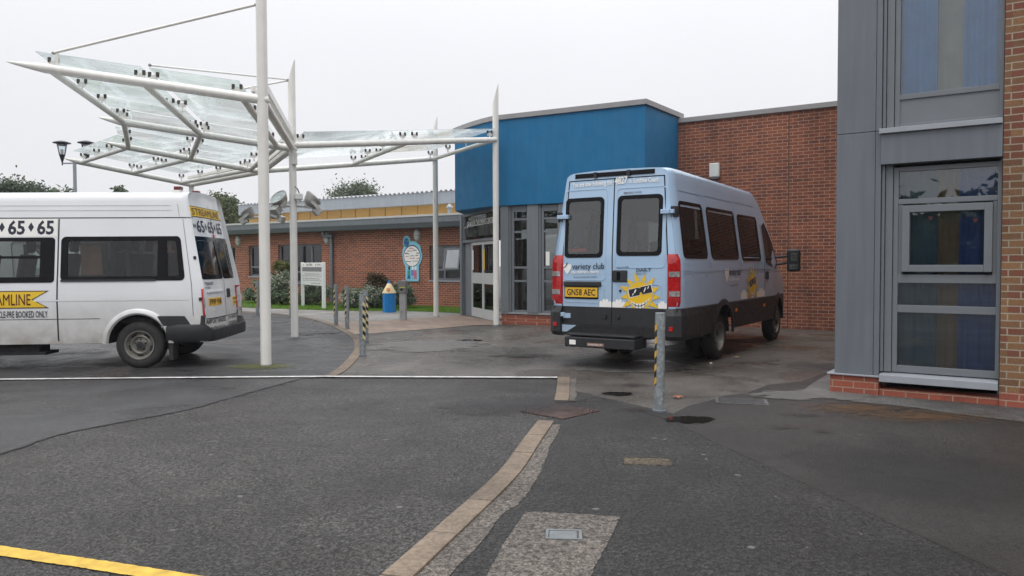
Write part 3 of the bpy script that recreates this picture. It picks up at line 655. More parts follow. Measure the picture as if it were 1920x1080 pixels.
flat(ell(383, 490, 212, 212), -.011, M_navy, 'border', bd, .002); flat(ell(383, 495, 198, 195), -.014, M_wht, 'panel', bd, .002)
flat(ell(245, 230, 70, 88), -.011, plain('globe_blue', (0.01, 0.10, 0.33), .5), 'globe', bd, .003)
gmm = MB()
for c in ((210, 200, 16, 18), (290, 200, 18, 26), (212, 270, 14, 18), (255, 300, 16, 10)): gmm.prism(ell(*c, 10), -.015, -.017, lambda p, q, a: (p, a, q))
gmm.build('globe_land', plain('globe_green', (0.06, 0.35, 0.12), .5), bd)
tcol = {'g': plain('ink_green', (0.05, 0.20, 0.12), .5), 'r': plain('ink_rose', (0.45, 0.10, 0.12), .5), 'k': M_navy}
# the small printing on it is unreadable in the photograph: short word-like strokes
for key, rows in (('r', ((320, 440, 355), (260, 400, 405), (220, 305, 510), (330, 460, 548), (485, 565, 548))), ('g', ((410, 500, 395), (330, 445, 500), (400, 540, 600))), ('k', ((210, 325, 455), (470, 550, 495), (235, 370, 608), (500, 565, 450)))):
    q = MB(); rr_ = random.Random(5)
    for a, b, y in rows:
        xx = a
        while xx < b-8:
            w2 = rr_.uniform(8, 16); h2 = rr_.choice((14, 14, 24)); q.prism(outl([(xx, y), (xx+w2, y), (xx+w2, y-h2), (xx, y-h2)]), -.0165, -.018, lambda p, r_, a_: (p, a_, r_)); xx += w2+4
    q.build('lettering', tcol[key], bd)
def figure(cx, top, body, leg, hair, nm, skin):
    q = MB(); f_ = lambda p, r_, a_: (p, a_, r_)
    q.prism(outl([(cx-35, 770), (cx+30, 770), (cx+34, 875), (cx-38, 875)]), -.0115, -.014, f_); q.build(nm, body, bd)
    q = MB(); q.prism(outl([(cx-35, 876), (cx+32, 876), (cx+34, 940), (cx+5, 940), (cx, 900), (cx-12, 940), (cx-45, 940)]), -.0115, -.014, f_); q.build('drawn_legs', leg, bd)
    q = MB(); q.prism(ell(cx+5, 728, 26, 38, 12), -.0115, -.0135, f_); q.build('drawn_head', hair, bd)
figure(305, 700, plain('dg', (0.03, 0.30, 0.20), .5), plain('db', (0.0, 0.10, 0.35), .5), M_navy, 'drawn_body', None)
figure(465, 700, plain('dp', (0.55, 0.15, 0.22), .5), plain('dp', (0.55, 0.15, 0.22), .5), M_wht, 'drawn_body', None)
figure(395, 780, plain('dv', (0.22, 0.18, 0.5), .5), M_sgb, M_wht, 'drawn_body', None)

# ---- blue entrance block
C0 = Vector((2.97, 17.2)); CB = Vector((4.17, 18.95)); A1 = Vector((-.40, 19.08)); A2 = Vector((-.98, 19.72)); A3 = Vector((-1.53, 20.85)); A4 = Vector((-1.2, 24.5))
eb = thing('entrance_building', 'bright blue rendered entrance block with curved corner over grey clad glazed doors', 'building', (0, 0, 0))
plan = [(CB.x, CB.y), (C0.x, C0.y), (A1.x, A1.y)]+[tuple((1-t_)**2*A1+2*t_*(1-t_)*A2+t_**2*A3) for t_ in (.25, .5, .75, 1)]+[tuple(A4), (4.5, 24.5)]
MB().prism(plan, 2.92, 5.02, lambda p, q, a: (p, q, a)).build('blue_box', M_blue, eb, bevel=0.01)
def grow(pl, d):
    c = Vector((1.5, 21)); out = []
    n = len(pl)
    for i in range(n):
        a, b, c2 = Vector(pl[i-1]), Vector(pl[i]), Vector(pl[(i+1) % n]); n1 = Vector(((b-a).y, -(b-a).x)).normalized(); n2 = Vector(((c2-b).y, -(c2-b).x)).normalized()
        m_ = (n1+n2).normalized(); 
        if m_.dot(b-c) < 0: m_ = -m_
        out.append(tuple(b+m_*d/max(.5, abs(m_.dot(n1)))))
    return out
MB().prism(grow(plan, .05), 5.02, 5.14, lambda p, q, a: (p, q, a)).build('coping', M_coping, eb, bevel=0.005)
# wall under the box: grey clad piers, tall windows, brick plinth.  local frame along the front
AF = math.atan2(C0.y-A1.y, C0.x-A1.x); FF = Frame(A1.x, A1.y, AF)
def fx_(px, off=0.03): return FF.xz(px, 500, off)[0]
Lf = (C0-A1).length
eb2 = Matrix.Translation((A1.x, A1.y, 0)) @ Matrix.Rotation(AF, 4, 'Z')
def eb_part(mb, name, mat, bevel=0.0, par=None):
    mb.v = [tuple(eb2 @ Vector(p)) for p in mb.v]; return mb.build(name, mat, par or eb, bevel=bevel)
zp = .30
eb_part(MB().box(0.10, Lf-.01, .10, .30, -.02, zp-.04), 'plinth', M_brickR)
eb_part(MB().box(0.06, Lf-.02, .06, .30, zp-.04, zp), 'plinth_sill', M_sill)
piers = [(938, 953), (988, 1009), (1046, 1080), (1115, 1150)]
for a, b in piers: eb_part(MB().box(fx_(a), fx_(b), .04, .3, zp, 2.92), 'pier', M_clad2, bevel=0.006)
eb_part(MB().box(fx_(1185), Lf-.02, .04, .3, zp, 2.92), 'pier', M_clad2)
for a, b in ((953, 988), (1009, 1046), (1080, 1115), (1150, 1185)):
    x0, x1 = fx_(a), fx_(b); f = MB(); zt = 2.90
    f.box(x0, x0+.05, .07, .16, zp, zt); f.box(x0+.055, x0+.12, .10, .19, zp, zt); f.box(x1-.04, x1, .10, .19, zp, zt)
    zs = [zp, 1.08, 1.42, 2.28, 2.60, zt-.12, zt]
    for z in (zp+.03, 1.07, 1.40, 2.27, 2.58): f.box(x0+.12, x1-.04, .105, .18, z-.025, z+.025)
    f.box(x0+.12, x1-.04, .09, .18, zt-.14, zt)
    w = eb_part(f, 'window', M_frame); eb_part(MB().box(x0+.12, x1-.04, .14, .148, zp, zt-.13), 'pane', G_dark, par=w)
    eb_part(MB().box(x0+.13, x1-.045, .9, .92, zp, zt), 'room', M_room, par=w)
nb = MB(); a, b = fx_(1021), fx_(1028); nb.box(a, b, .095, .10, 1.45, 1.78); eb_part(nb, 'notice', M_wht)
# entrance doors, in a steeper plane
E0 = Vector((-1.47, 22.6)); E1 = Vector((-.34, 19.3)); AE = math.atan2(E1.y-E0.y, E1.x-E0.x); FE = Frame(E0.x, E0.y, AE); LE = (E1-E0).length
eb2 = Matrix.Translation((E0.x, E0.y, 0)) @ Matrix.Rotation(AE, 4, 'Z')
def ex_(px): return FE.xz(px, 500)[0]
def ez_(px, py): return FE.xz(px, py)[1]
xd = ex_(884); xe = LE-.28
eb_part(MB().box(0, ex_(869), -.06, .3, 0, 2.92), 'corner_post', M_frame, bevel=0.01)
eb_part(MB().box(ex_(869)+.02, ex_(883), .05, .3, 0, 2.1), 'jamb_panel', M_clad2)
zh = ez_(884, 451)
f = MB(); z1 = ez_(884, 404); z2 = ez_(884, 425)
f.box(ex_(869), xe, -.02, .2, z1, 2.92); f.box(ex_(869), xe, 0, .1, z2-.03, z2+.03); f.box(ex_(869), xe, -.03, .12, zh-.05, zh+.02); f.box(ex_(869)+.001, ex_(871), .001, .1, zh, z1)
w = eb_part(f, 'transom', M_frame); eb_part(MB().box(ex_(871), xe, .05, .056, zh, z1), 'pane', G_win, par=w)
eb_part(MB().box(ex_(871), xe, .7, .72, zh, z1), 'room', M_room, par=w)
M_door = plain('door_white', (0.47, 0.48, 0.48), 0.4, var=0.05)
for k_, (a, b) in enumerate(((xd, xd+(xe-xd)/2-.004), (xd+(xe-xd)/2+.004, xe))):
    f = MB(); q = .09; zt = zh-.06; zm = ez_(884, 519)
    f.box(a, a+q, 0, .05, .03, zt); f.box(b-q*.6, b, 0, .05, .03, zt); f.box(a+q, b-q*.6, 0, .05, .03, .28); f.box(a+q, b-q*.6, 0, .05, zt-.08, zt); f.box(a+q, b-q*.6, 0, .05, zm-.17, zm+.12)
    d_ = eb_part(f, 'door', M_door); eb_part(MB().box(a+q, b-q*.6, .02, .026, .28, zt-.08), 'pane', G_dark, par=d_)
    if k_ == 0: eb_part(MB().box(a+.10, a+.22, -.004, 0, zm+.2, zm+.75), 'notice', M_wht, par=d_)
    else: eb_part(MB().box(a+.05, a+.20, -.004, 0, zm+.2, zm+.75), 'notice', M_yel, par=d_)
eb_part(MB().box(xd, xe, 1.0, 1.02, 0, zh), 'lobby', M_room)
# sign above the doors
sb = MB(); za, zb_ = ez_(880, 446), ez_(880, 430)
sb = MB().box(ex_(876), xe, -.018, -.012, za+.02, za+.30); s_ = eb_part(sb, 'name_board', glass('frosted_board', (0.3, 0.3, 0.3), 0.0, 0.3, (0.5, 0.52, 0.5), 0.8))
tx = MB(); put_text(tx, "GH MOOR CHILDREN'S CENTRE", (ex_(877), za+.30), (xe, za+.31), .15, lambda s, t_: (s, -.02, t_)); eb_part(tx, 'lettering', M_wht, par=s_)

# ---- brick wing on the right
FR = Frame(4.13, 18.72, rad(-33))
bw = fthing('brick_building', 'tall windowless red brick wing with grey coping behind the pale blue minibus', 'building', FR)
wall_grid(-.3, 6.5, -.05, 4.88, []).build('wall', M_brick2, bw, solid=.25)
jx = FR.xz(1478, 400)[0]; MB().box(jx-.012, jx+.012, -.003, .0, 0, 4.87).build('movement_joint', plain('mastic_brown', (0.09, 0.05, 0.04), .8), bw)
MB().box(-.35, 6.6, -.05, .35, 4.88, 5.0).build('coping', M_coping, bw, bevel=0.01)
x, z = FR.xz(1343, 320)
wlmp = thing('wall_light', 'small white box light fixed high on the red brick wall above the minibus', 'wall lamp', FR.w(x, 0, z), FR.a)
MB().box(-.13, .10, -.14, -.02, -.16, .17).build('housing', M_signw, wlmp, bevel=0.02); MB().box(-.10, .08, -.10, -.03, -.20, -.16).build('diffuser', M_sill, wlmp, bevel=0.01); MB().box(-.10, .10, -.02, 0, -.1, .1).build('bracket', M_frame, wlmp)

# ---- near corner building
FN = Frame(3.70, 8.84, rad(-34.5))
nb_ = fthing('corner_building', 'grey clad and buff brick corner of a two storey building with tall curtained windows', 'building', FN)
def nx(px, py=700, off=0): return FN.xz(px, py, off)[0]
def nzz(px, py, off=0): return FN.xz(px, py, off)[1]
HT = 7.5
xc = nx(1647); xj = nx(1872, 700); zpl = nzz(1600, 704)
# brick plinth below column, brick pier right, brick flank running back
wall_grid(-.03, xc, -.03, zpl, [], -.0).build('plinth', M_brickR, nb_, solid=.25)
MB().box(-.06, xc+.01, -.03, .3, zpl, zpl+.018).build('plinth_sill', M_sill, nb_, bevel=0.003)
zj = nzz(1600, 250)
c1 = MB().box(.015, nx(1636), .012, .3, zpl+.02, zj-.003).box(.015, nx(1636), .012, .3, zj+.003, HT).box(nx(1636)+.004, nx(1647), .012, .3, zpl+.02, zj-.003).box(nx(1636)+.004, nx(1647), .012, .3, zj+.003, HT)
c1.build('column_cladding', M_clad, nb_, bevel=0.004)
sc_ = MB()
for z in [zpl+.3+.55*i for i in range(12)]: sc_.tube((nx(1632), .012, z), (nx(1632), .006, z), .006, n=8)
sc_.build('screw', M_fasc2, nb_)
zr = nzz(1890, 735)
wall_grid(xj+.01, 4.5, zr, HT, []).build('wall', M_buff, nb_, solid=.3); wall_grid(xj+.01, 4.5, -.03, zr, []).build('wall_base', M_brickR, nb_, solid=.3)
fl = MB().box(0.02, .25, .31, 7.6, 0, HT); fl.build('flank_wall', M_brick2, nb_)
# lower window
R0 = .10
def win_px(a, b, c, d, off): return nx(a, 600, off), nx(b, 600, off), nzz((a+b)/2, d, off), nzz((a+b)/2, c, off)
off = R0
X0, X1 = xc+.005, xj-.002
MB().box(X0-.0, X1+.008, .03, .28, -.03, nzz(1750, 737)).build('sill_wall', M_brickR, nb_)
zs0 = nzz(1660, 703, 0); zs1 = nzz(1660, 716, 0)
MB().prism([(.2, zs0+.03), (-.025, zs0), (-.025, zs1), (.2, zs1)], X0+.003, X1, lambda p, q, a: (a, p, q)).build('sill', M_sill, nb_, bevel=0.003)
lv = lambda py: nzz(1775, py, off)          # heights read in the middle of the window
zt = lv(308); gx0 = nx(1682, 600, off); gx1 = nx(1867, 600, off)
f = MB(); z_b = zs0+.03
f.box(X0, X0+.03, off-.05, .3, z_b, zt+.3); f.box(X0+.035, gx0-.055, off-.02, .3, z_b, zt+.3)
f.box(gx0-.05, gx0, off, off+.07, z_b, zt); f.box(gx1, X1+.005, off-.01, off+.07, z_b, zt)
za, zb2, zc, zd = lv(374), lv(528), lv(580), lv(702)
q = .055
for z_lo, z_hi, pr_ in ((z_b, z_b+.075, 0), (lv(588), lv(574), 0), (lv(531), lv(515), 0), (za-.03, za+.025, 0), (zt-.05, zt, 0)): f.box(gx0, gx1, off+.002-pr_, off+.065, z_lo, z_hi)
lw = f.build('window', M_frame, nb_, bevel=0.003)
ca, cb2, ccz, cdz = gx0+.02, gx1-.02, lv(515)+.03, za-.05
f = MB(); q1 = .075; 
f.box(gx0, gx1, off+.02, off+.06, lv(516), za-.03)
f.f = []; f.v = []
f.box(ca-.02, ca+.02, off+.012, off+.06, ccz-.03, cdz+.02); f.box(cb2-.02, cb2+.02, off+.012, off+.06, ccz-.03, cdz+.02); 
f.box(ca+.02, ca+.02+q1, off-.03, off+.05, ccz, cdz); f.box(cb2-.02-q1, cb2-.02, off-.03, off+.05, ccz, cdz); f.box(ca+.02+q1, cb2-.02-q1, off-.03, off+.05, ccz, ccz+q1); f.box(ca+.02+q1, cb2-.02-q1, off-.03, off+.05, cdz-q1, cdz)
f.build('casement', M_frame, lw, bevel=0.004)
MB().box(ca+.05, ca+.08, off-.034, off-.02, ccz-.025, ccz-.003).box(cb2-.08, cb2-.05, off-.034, off-.02, ccz-.025, ccz-.003).build('vent_peg', M_blackg, lw)
MB().box(gx0, gx1, off+.03, off+.036, z_b, zt).build('pane', G_win, lw)
# spandrel and upper window
zsl = nzz(1775, 300, -.02); zsu = nzz(1775, 240, -.02)
MB().box(X0-.005, X1+.006, -.012, .3, zsl, zsu).build('spandrel', M_clad, nb_, bevel=0.003)
MB().prism([(.2, zsu+.075), (-.05, zsu+.055), (-.05, zsu), (.2, zsu)], X0-.02, X1+.004, lambda p, q, a: (a, p, q)).build('upper_sill', M_sill, nb_, bevel=0.003)
zu = zsu+.075; f = MB(); zg0 = nzz(1775, 168, off)
f.box(X0, X0+.03, off-.05, .3, zu, HT); f.box(X0+.035, gx0-.055, off-.02, .3, zu, HT); f.box(gx0-.05, gx0, off, off+.07, zu, HT); f.box(gx1, X1+.005, off-.01, off+.07, zu, HT)
f.box(gx0, gx1, off+.002, off+.065, zg0-.055, zg0); f.box(gx0, gx1, off+.002, off+.065, HT-.3, HT); f.box(gx0, gx1, off+.004, off+.06, zu, zu+.03)
uw = f.build('window', M_frame, nb_, bevel=0.003); MB().box(gx0, gx1, off+.02, off+.06, zu+.03, zg0-.055).build('infill_panel', M_frame, uw); MB().box(gx0, gx1, off+.03, off+.036, zg0, HT-.3).build('pane', G_win, uw)
rm = MB(); rm.add([(X0+.02, .32, 0), (X1-.02, .32, 0), (X1-.02, 1.6, 0), (X0+.02, 1.6, 0), (X0+.02, .32, HT), (X1-.02, .32, HT), (X1-.02, 1.6, HT), (X0+.02, 1.6, HT)], [(1, 2, 6, 5), (0, 3, 7, 4), (2, 3, 7, 6), (0, 1, 2, 3)])
rm.build('room', M_room, nb_)
MB().box(0, 4.5, .3, 8, HT+.003, HT+.2).build('roof', M_fasc, nb_)
def curtain(x0, x1, z0, z1, y, mat, label, amp=.010, per=.11, seed=1):
    mb = MB(); n = 60; r = random.Random(seed); ph = r.uniform(0, 6); vs = []
    for i in range(n+1):
        x = x0+(x1-x0)*i/n; yy = y+amp*math.sin((x-x0)/per*6.28+ph)+amp*.5*math.sin((x-x0)/per*2.7+ph*2)
        vs += [(x, yy, z0), (x, yy, z1)]
    mb.add(vs, [(2*i, 2*i+2, 2*i+3, 2*i+1) for i in range(n)]); o = mb.build('curtain', mat, smooth=60); o.location = FN.o; o.rotation_euler = (0, 0, FN.a)
    return tag(o, label, 'curtain', 'curtains hanging inside the corner building windows')
Cb = plain('curtain_blue', (0.12, 0.38, 0.74), 0.8, var=0.1); Ct = plain('curtain_teal', (0.05, 0.11, 0.14), 0.8, var=0.1); Cc = plain('curtain_cream', (0.55, 0.48, 0.37), 0.8, var=0.1); Cn = plain('curtain_navy', (0.014, 0.065, 0.24), 0.8, var=0.1); Co = plain('curtain_orange', (0.22, 0.13, 0.06), 0.8, var=0.1)
def gxr(k): return gx0+(gx1-gx0)*k
zf = zsl-.03; zm_ = 0.26
curtain(gxr(-.05), gxr(.40), zm_, zf, .215, Ct, 'dark teal curtain at the left of the ground floor window'); curtain(gxr(.40), gxr(.62), zm_, zf, .235, Co, 'tan strip of curtain in the middle of the ground floor window', .006, .1)
curtain(gxr(.62), gxr(1.1), zm_, zf, .215, Cn, 'deep blue curtain at the right of the ground floor window')
curtain(gxr(-.05), gxr(.38), zg0-.2, HT-.1, .215, Cb, 'pale blue curtain at the left of the upstairs window', .012); curtain(gxr(.38), gxr(.64), zg0-.2, HT-.1, .24, Cc, 'cream curtain in the middle of the upstairs window', .006, .12)
curtain(gxr(.64), gxr(1.1), zg0-.2, HT-.1, .21, Cb, 'bright blue pleated curtain at the right of the upstairs window', .02)
for px, py, lb in ((1745, 408, 'pink paper heart stuck inside the casement window, left one'), (1829, 412, 'pink paper heart stuck inside the casement window, right one')):
    x, z = FN.xz(px, py, off+.04); h = [(0, -.03), (.022, -.005), (.022, .012), (.011, .02), (0, .012), (-.011, .02), (-.022, .012), (-.022, -.005)]
    mb = MB(); mb.prism(h, 0, .002, lambda p, q, a: (p, a, q)); o = mb.build('paper_heart', plain('heart_pink', (0.65, 0.18, 0.16), .7)); o.location = FN.w(x, off+.042, z); o.rotation_euler = (0, 0, FN.a); tag(o, lb, 'paper heart', 'paper hearts on the window')
# ================================================================== CANOPY
P1, P2, P3, P4 = Vector((-3.63, 11.30, 0)), Vector((-4.42, 15.6, 0)), Vector((-2.13, 21.55, 0)), Vector((-.38, 18.55, 0))
P6, P5 = Vector((-6.29, 19.5, 0)), Vector((-9.33, 22.5, 0))
cp = thing('glass_canopy', 'white tubular steel entrance canopy with fanned glass roof panels on tall pointed posts', 'canopy', (0, 0, 0))
def post(p, top, r=.075, cut=True):
    n = 20; mb = MB(); vs = []
    for i in range(n):
        a = 2*math.pi*i/n; x, y = r*math.cos(a), r*math.sin(a); vs.append((p.x+x, p.y+y, 0))
    for i in range(n):
        a = 2*math.pi*i/n; x, y = r*math.cos(a), r*math.sin(a); vs.append((p.x+x, p.y+y, top+(x-r)*3.6 if cut else top))
    mb.add(vs, [(i, (i+1) % n, n+(i+1) % n, n+i) for i in range(n)]+[tuple(range(n, 2*n))])
    o = mb.build('post', M_white, cp, smooth=40)
    MB().tube((p.x, p.y, 0.005), (p.x, p.y, .03), r+.004, n=20).build('base_collar', M_sill, o, smooth=40); return o
for p, tp in ((P1, 6.2), (P2, 5.62), (P3, 5.62), (P4, 5.82), (P6, 5.6), (P5, 3.86)): post(p, tp, .078 if p in (P1,) else .073, tp != 3.86)
def rz_(t0, t1, k): return t0+(t1-t0)*k
def tipdir(p, pxl, pyl):      # tube direction given tip pixel, radial direction known below
    return p
rad_dir = {1: Vector((-.9995, -.02, 0)), 2: Vector((-.95, -.31, 0)), 6: Vector((-.81, -.58, 0)), 5: Vector((-.59, -.81, 0))}
PT = {1: P1, 2: P2, 6: P6, 5: P5}; ZA = {1: 3.90, 2: 3.83, 6: 3.83, 5: 3.82}; ZT = {1: 4.43, 2: 4.25, 6: 4.25, 5: 4.20}; LT = {1: 3.70, 2: 3.52, 6: 3.58, 5: 3.50}
def TP(i, d, dz=0.0): k = d/LT[i]; return PT[i]+rad_dir[i]*d+Vector((0, 0, ZA[i]+(ZT[i]-ZA[i])*k+dz))
R_ = .068
for i in (1, 2, 6, 5):
    d1 = 3.12; mb = MB(); mb.tube(TP(i, -.02), TP(i, d1), R_, n=18, caps=True)
    # pointed end, upper side straight
    a, b = TP(i, d1), TP(i, LT[i]); dr = (b-a).normalized(); q = dr.to_track_quat('Z', 'Y').to_matrix(); up = Vector((0, 0, 1))-dr*dr.z; up.normalize(); vs = []
    for j in range(7):
        k = j/6; r = R_*(1-k)**.75+.001; c = a.lerp(b, k)+up*(R_-r)*.3
        vs += [c+q @ Vector((r*math.cos(2*math.pi*m/18), r*math.sin(2*math.pi*m/18), 0)) for m in range(18)]
    mb.add(vs, [(j*18+m, j*18+(m+1) % 18, (j+1)*18+(m+1) % 18, (j+1)*18+m) for j in range(6) for m in range(18)])
    mb.ball(TP(i, -.03), R_*1.02); mb.build('beam', M_white, cp, smooth=40)
ORD = [1, 2, 6, 5]; D1, D2, D3 = 3.07, 1.72, .30
def ribt(a, b, r=.052): MB().tube(a, b, r, n=14).ball(a, r).ball(b, r).build('rib', M_white, cp, smooth=40)
for i, j in zip(ORD, ORD[1:]):
    ribt(TP(i, D1), TP(j, D1)); ribt(TP(i, D2), TP(j, D2)); ribt(TP(i, D3), TP(j, D3))
    ribt(TP(i, 0), TP(j, 0), .06)
    a, b = TP(i, -.02, .20), TP(j, -.02, .20); MB().bar(a.lerp(b, .03), b.lerp(a, .03), .09, .13).build('gutter', M_white, cp, bevel=.01)
    a, b = TP(i, .16, .17), TP(j, .16, .17); MB().bar(a.lerp(b, .03), b.lerp(a, .03), .05, .09).build('gutter', M_white, cp, bevel=.01)
GZ = .235
def pane(q4, name='glass_panel'):
    mb = MB(); n = len(q4); nn = (q4[1]-q4[0]).cross(q4[2]-q4[0]).normalized()
    if nn.z < 0: nn = -nn
    mb.add([p for p in q4]+[p+nn*.014 for p in q4], [(3, 2, 1, 0), (4, 5, 6, 7)]+[(k, (k+1) % 4, 4+(k+1) % 4, 4+k) for k in range(4)]); return mb.build(name, G_canopy, cp)
ncl = 0
clamp_src = None
def clamp(p, tgt, ang):
    global clamp_src, ncl
    ncl += 1
    if clamp_src is None:
        clamp_src = MB().box(-.012, .012, -.06, .06, 0, .07).box(-.012, .012, -.012, .012, -.09, 0).build('clamp_bracket', M_white, cp)
        for s in (-1, 1): MB().tube((0, s*.055, .045), (0, s*.055, .115), .024, n=10).build('clamp', plain('clamp_bronze', (0.055, 0.045, 0.038), .5), clamp_src, smooth=40)
        o = clamp_src
    else:
        o = clamp_src.copy(); COL.objects.link(o)
        for ch in list(clamp_src.children): c = ch.copy(); COL.objects.link(c); c.parent = o
    o.location = p; o.rotation_euler = (0, 0, ang)
for i, j in zip(ORD, ORD[1:]):
    for (da, db) in ((D1+.22, D2+.06), (D2-.06, D3+.05)):
        e = .02
        a, b, c, d = TP(i, da, GZ), TP(j, da, GZ), TP(j, db, GZ), TP(i, db, GZ)
        a2, b2 = a.lerp(b, e), b.lerp(a, e); d2, c2 = d.lerp(c, e), c.lerp(d, e); pane([a2, b2, c2, d2])
    for dd in (D1, D2+.1, D2-.1, D3+.1):
        a, b = TP(i, dd, .10), TP(j, dd, .10); an = math.atan2((b-a).y, (b-a).x)
        for k in (.05, .38, .65, .95) if dd in (D1, D3+.1) else (.05, .5, .95): clamp(a.lerp(b, k), None, an)
    # stiffening glass fin beneath each joint
# tie rods
def rod(a, b, r=.02):
    o = MB().tube(a, b, r, n=10).build('tie_rod', M_white, cp, smooth=40)
    for p in (a, b): MB().ball(p, .024).build('rod_end', M_galv, o, smooth=60)
rod(P1+Vector((-.08, 0, 5.27)), TP(1, 3.0, .24)); rod(P2+Vector((-.08, -.02, 5.19)), TP(2, 3.0, .24)); rod(P2+Vector((-.08, -.02, 5.21)), TP(1, 1.62, GZ+.03), .016)
MB().box(-.02, .02, -.008, .008, -.05, .26).build('rod_bracket', M_white, cp, loc=TP(1, 2.95, .0))
# bay over the path to the doors
QA, QB = P2+Vector((0.02, 0, 3.90)), P4+Vector((-.02, -.05, 4.46)); QC, QD = P6+Vector((0, 0, 3.86)), P3+Vector((-.05, 0, 4.42))
def btube(a, b): MB().tube(a, b, R_, n=18).ball(a, R_).ball(b, R_*1.02).build('beam', M_white, cp, smooth=40)
btube(QA, QB); btube(QC, QD)
for k in (.0, .53, 1.0): ribt(QA.lerp(QB, k), QC.lerp(QD, k if k != .53 else .5))
for k0, k1 in ((.04, .52), (.54, .99)):
    u3 = Vector((0, 0, GZ)); a, b, c, d = QA.lerp(QB, k0)+u3, QA.lerp(QB, k1)+u3, QC.lerp(QD, k1)+u3, QC.lerp(QD, k0)+u3
    e = -.03; pane([a.lerp(d, e), b.lerp(c, e), c.lerp(b, .04), d.lerp(a, .04)])
for k in (.03, .50, .56, .97):
    a, b = QA.lerp(QB, k)+Vector((0, 0, .1)), QC.lerp(QD, k)+Vector((0, 0, .1)); an = math.atan2((b-a).y, (b-a).x)
    for j in (.0, .35, .65, .97): clamp(a.lerp(b, j), None, an)
MB().box(-.05, .05, -.04, .04, -.16, .08).build('junction_box', M_white, cp, loc=P2+Vector((.06, -.08, 3.66)), bevel=.01)

# ---- floodlights on two of the posts
M_flood = plain('cast_aluminium', (0.48, 0.47, 0.445), .4, .4, var=.12)
def floodlight(base, az, tilt, label, haz=0.0, hl=.40):
    m = thing('floodlight', label, 'floodlight', base, az, 'floodlights clamped to the canopy posts')
    MB().tube((0, 0, 0), (0, -hl+.14, .0), .03, n=12).box(-.03, .03, -hl+.04, -hl+.18, -.05, .05).build('arm', M_flood, m, smooth=40)
    T = Matrix.Translation((0, -hl, .03)) @ Matrix.Rotation(haz, 4, 'Z') @ Matrix.Rotation(tilt, 4, 'X')
    m.scale = (.86, .86, .86); R2 = T @ Matrix.Translation((0, -.02, .12)) @ Matrix.Scale(1.05, 4) @ Matrix.Rotation(rad(90), 4, 'X')
    h = MB().lathe([(.05, -.12), (.10, -.10), (.15, -.03), (.19, .07), (.205, .09), (.205, .115), (.185, .115), (.18, .10)], 28, R2, caps=(1, 0)); hd = h.build('head', M_flood, m, smooth=35)
    MB().lathe([(.001, .10), (.18, .10), (.18, .104), (.001, .104)], 28, R2).build('lens', plain('flood_glass', (0.45, 0.50, 0.49), .05, .6, var=.3, scale=9, coat=.5), hd, smooth=35)
    MB().box(-.10, .10, -.06, .13, -.24, -.07, T).build('gear_box', M_flood, m, bevel=.015)
    MB().box(-.17, -.15, -.04, .04, -.10, .12, T).box(.15, .17, -.04, .04, -.10, .12, T).build('yoke', M_flood, m)
zF = D(553, 386, 15.6).z; zF6 = D(498, 408, 19.5).z
floodlight(P2+Vector((-.05, -.03, zF)), rad(-80), rad(-42), 'round floodlight with tilted glass facing the camera on the second canopy post', rad(48), .26)
floodlight(P2+Vector((.06, .03, zF)), rad(120), rad(-45), 'round floodlight turned away to the right on the second canopy post')
floodlight(P6+Vector((-.06, -.02, zF6)), rad(-85), rad(-50), 'small floodlight pointing away left of the nearest canopy post')
floodlight(P6+Vector((.06, -.02, zF6)), rad(75), rad(-70), 'lower floodlight partly hidden between the two tall canopy posts')
m = thing('sensor_box', 'small off white sensor box with short black cable on the second canopy post', 'sensor', P2+Vector((.08, -.05, D(560, 368, 15.5).z)), rad(15))
MB().box(-.03, .13, -.07, .05, -.06, .06).build('box', M_signw, m, bevel=.012); MB().tube((.06, -.02, .06), (.02, -.02, .16), .012).tube((.02, -.02, .16), (-.03, -.02, .20), .008).build('cable', M_black, m); MB().lathe([(.035, -.06), (.03, -.1), (.01, -.12)], 12, Matrix.Translation((.05, -.01, 0))).build('lens', M_wht, m)

# ================================================================== BOLLARDS
t = NT('hazard_tape'); sx = t.n('SeparateXYZ'); t.L(t.obj(), sx.inputs[0])
fr_ = t.math('FRACT', t.math('DIVIDE', t.math('ADD', sx.outputs[2], t.math('MULTIPLY', sx.outputs[1], 0.9)), 0.135))
M_tape = t.pr(t.mix(t.math('GREATER_THAN', fr_, 0.48), (0.66, 0.36, 0.03), (0.012, 0.012, 0.012)), .4)
t = NT('hazard_tape_worn'); sx = t.n('SeparateXYZ'); t.L(t.obj(), sx.inputs[0])
fr_ = t.math('FRACT', t.math('DIVIDE', t.math('ADD', sx.outputs[2], t.math('MULTIPLY', sx.outputs[1], 0.9)), 0.135))
M_tape2 = t.pr(t.mix(t.math('GREATER_THAN', fr_, 0.48), (0.60, 0.50, 0.26), (0.012, 0.012, 0.012)), .4)
def bollard(p, label, rz, tape, h=1.0, r=.051, lean=0.0):
    m = thing('bollard', label, 'bollard', (p.x, p.y, 0), rz, 'galvanised striped bollards along the kerb'); m.rotation_euler = (0, lean, rz)
    MB().tube((0, 0, 0), (0, 0, h), r, n=24).build('tube', M_galv, m, smooth=40, bevel=.003); MB().lathe([(r+.02, .0), (r+.02, .021), (r, .024)], 24).build('base_ring', M_fasc2, m, smooth=40)
    for s in (0, 1):
        mb = MB(); n = 8
        for i in range(n+1):
            a = math.pi*s+rad(-33+66*i/n); mb.v += [((r+.0015)*math.cos(a), (r+.0015)*math.sin(a), z) for z in (.27, h-.11)]
        mb.f = [(2*i, 2*i+2, 2*i+3, 2*i+1) for i in range(n)]; mb.build('reflective_tape', tape, m, smooth=60)
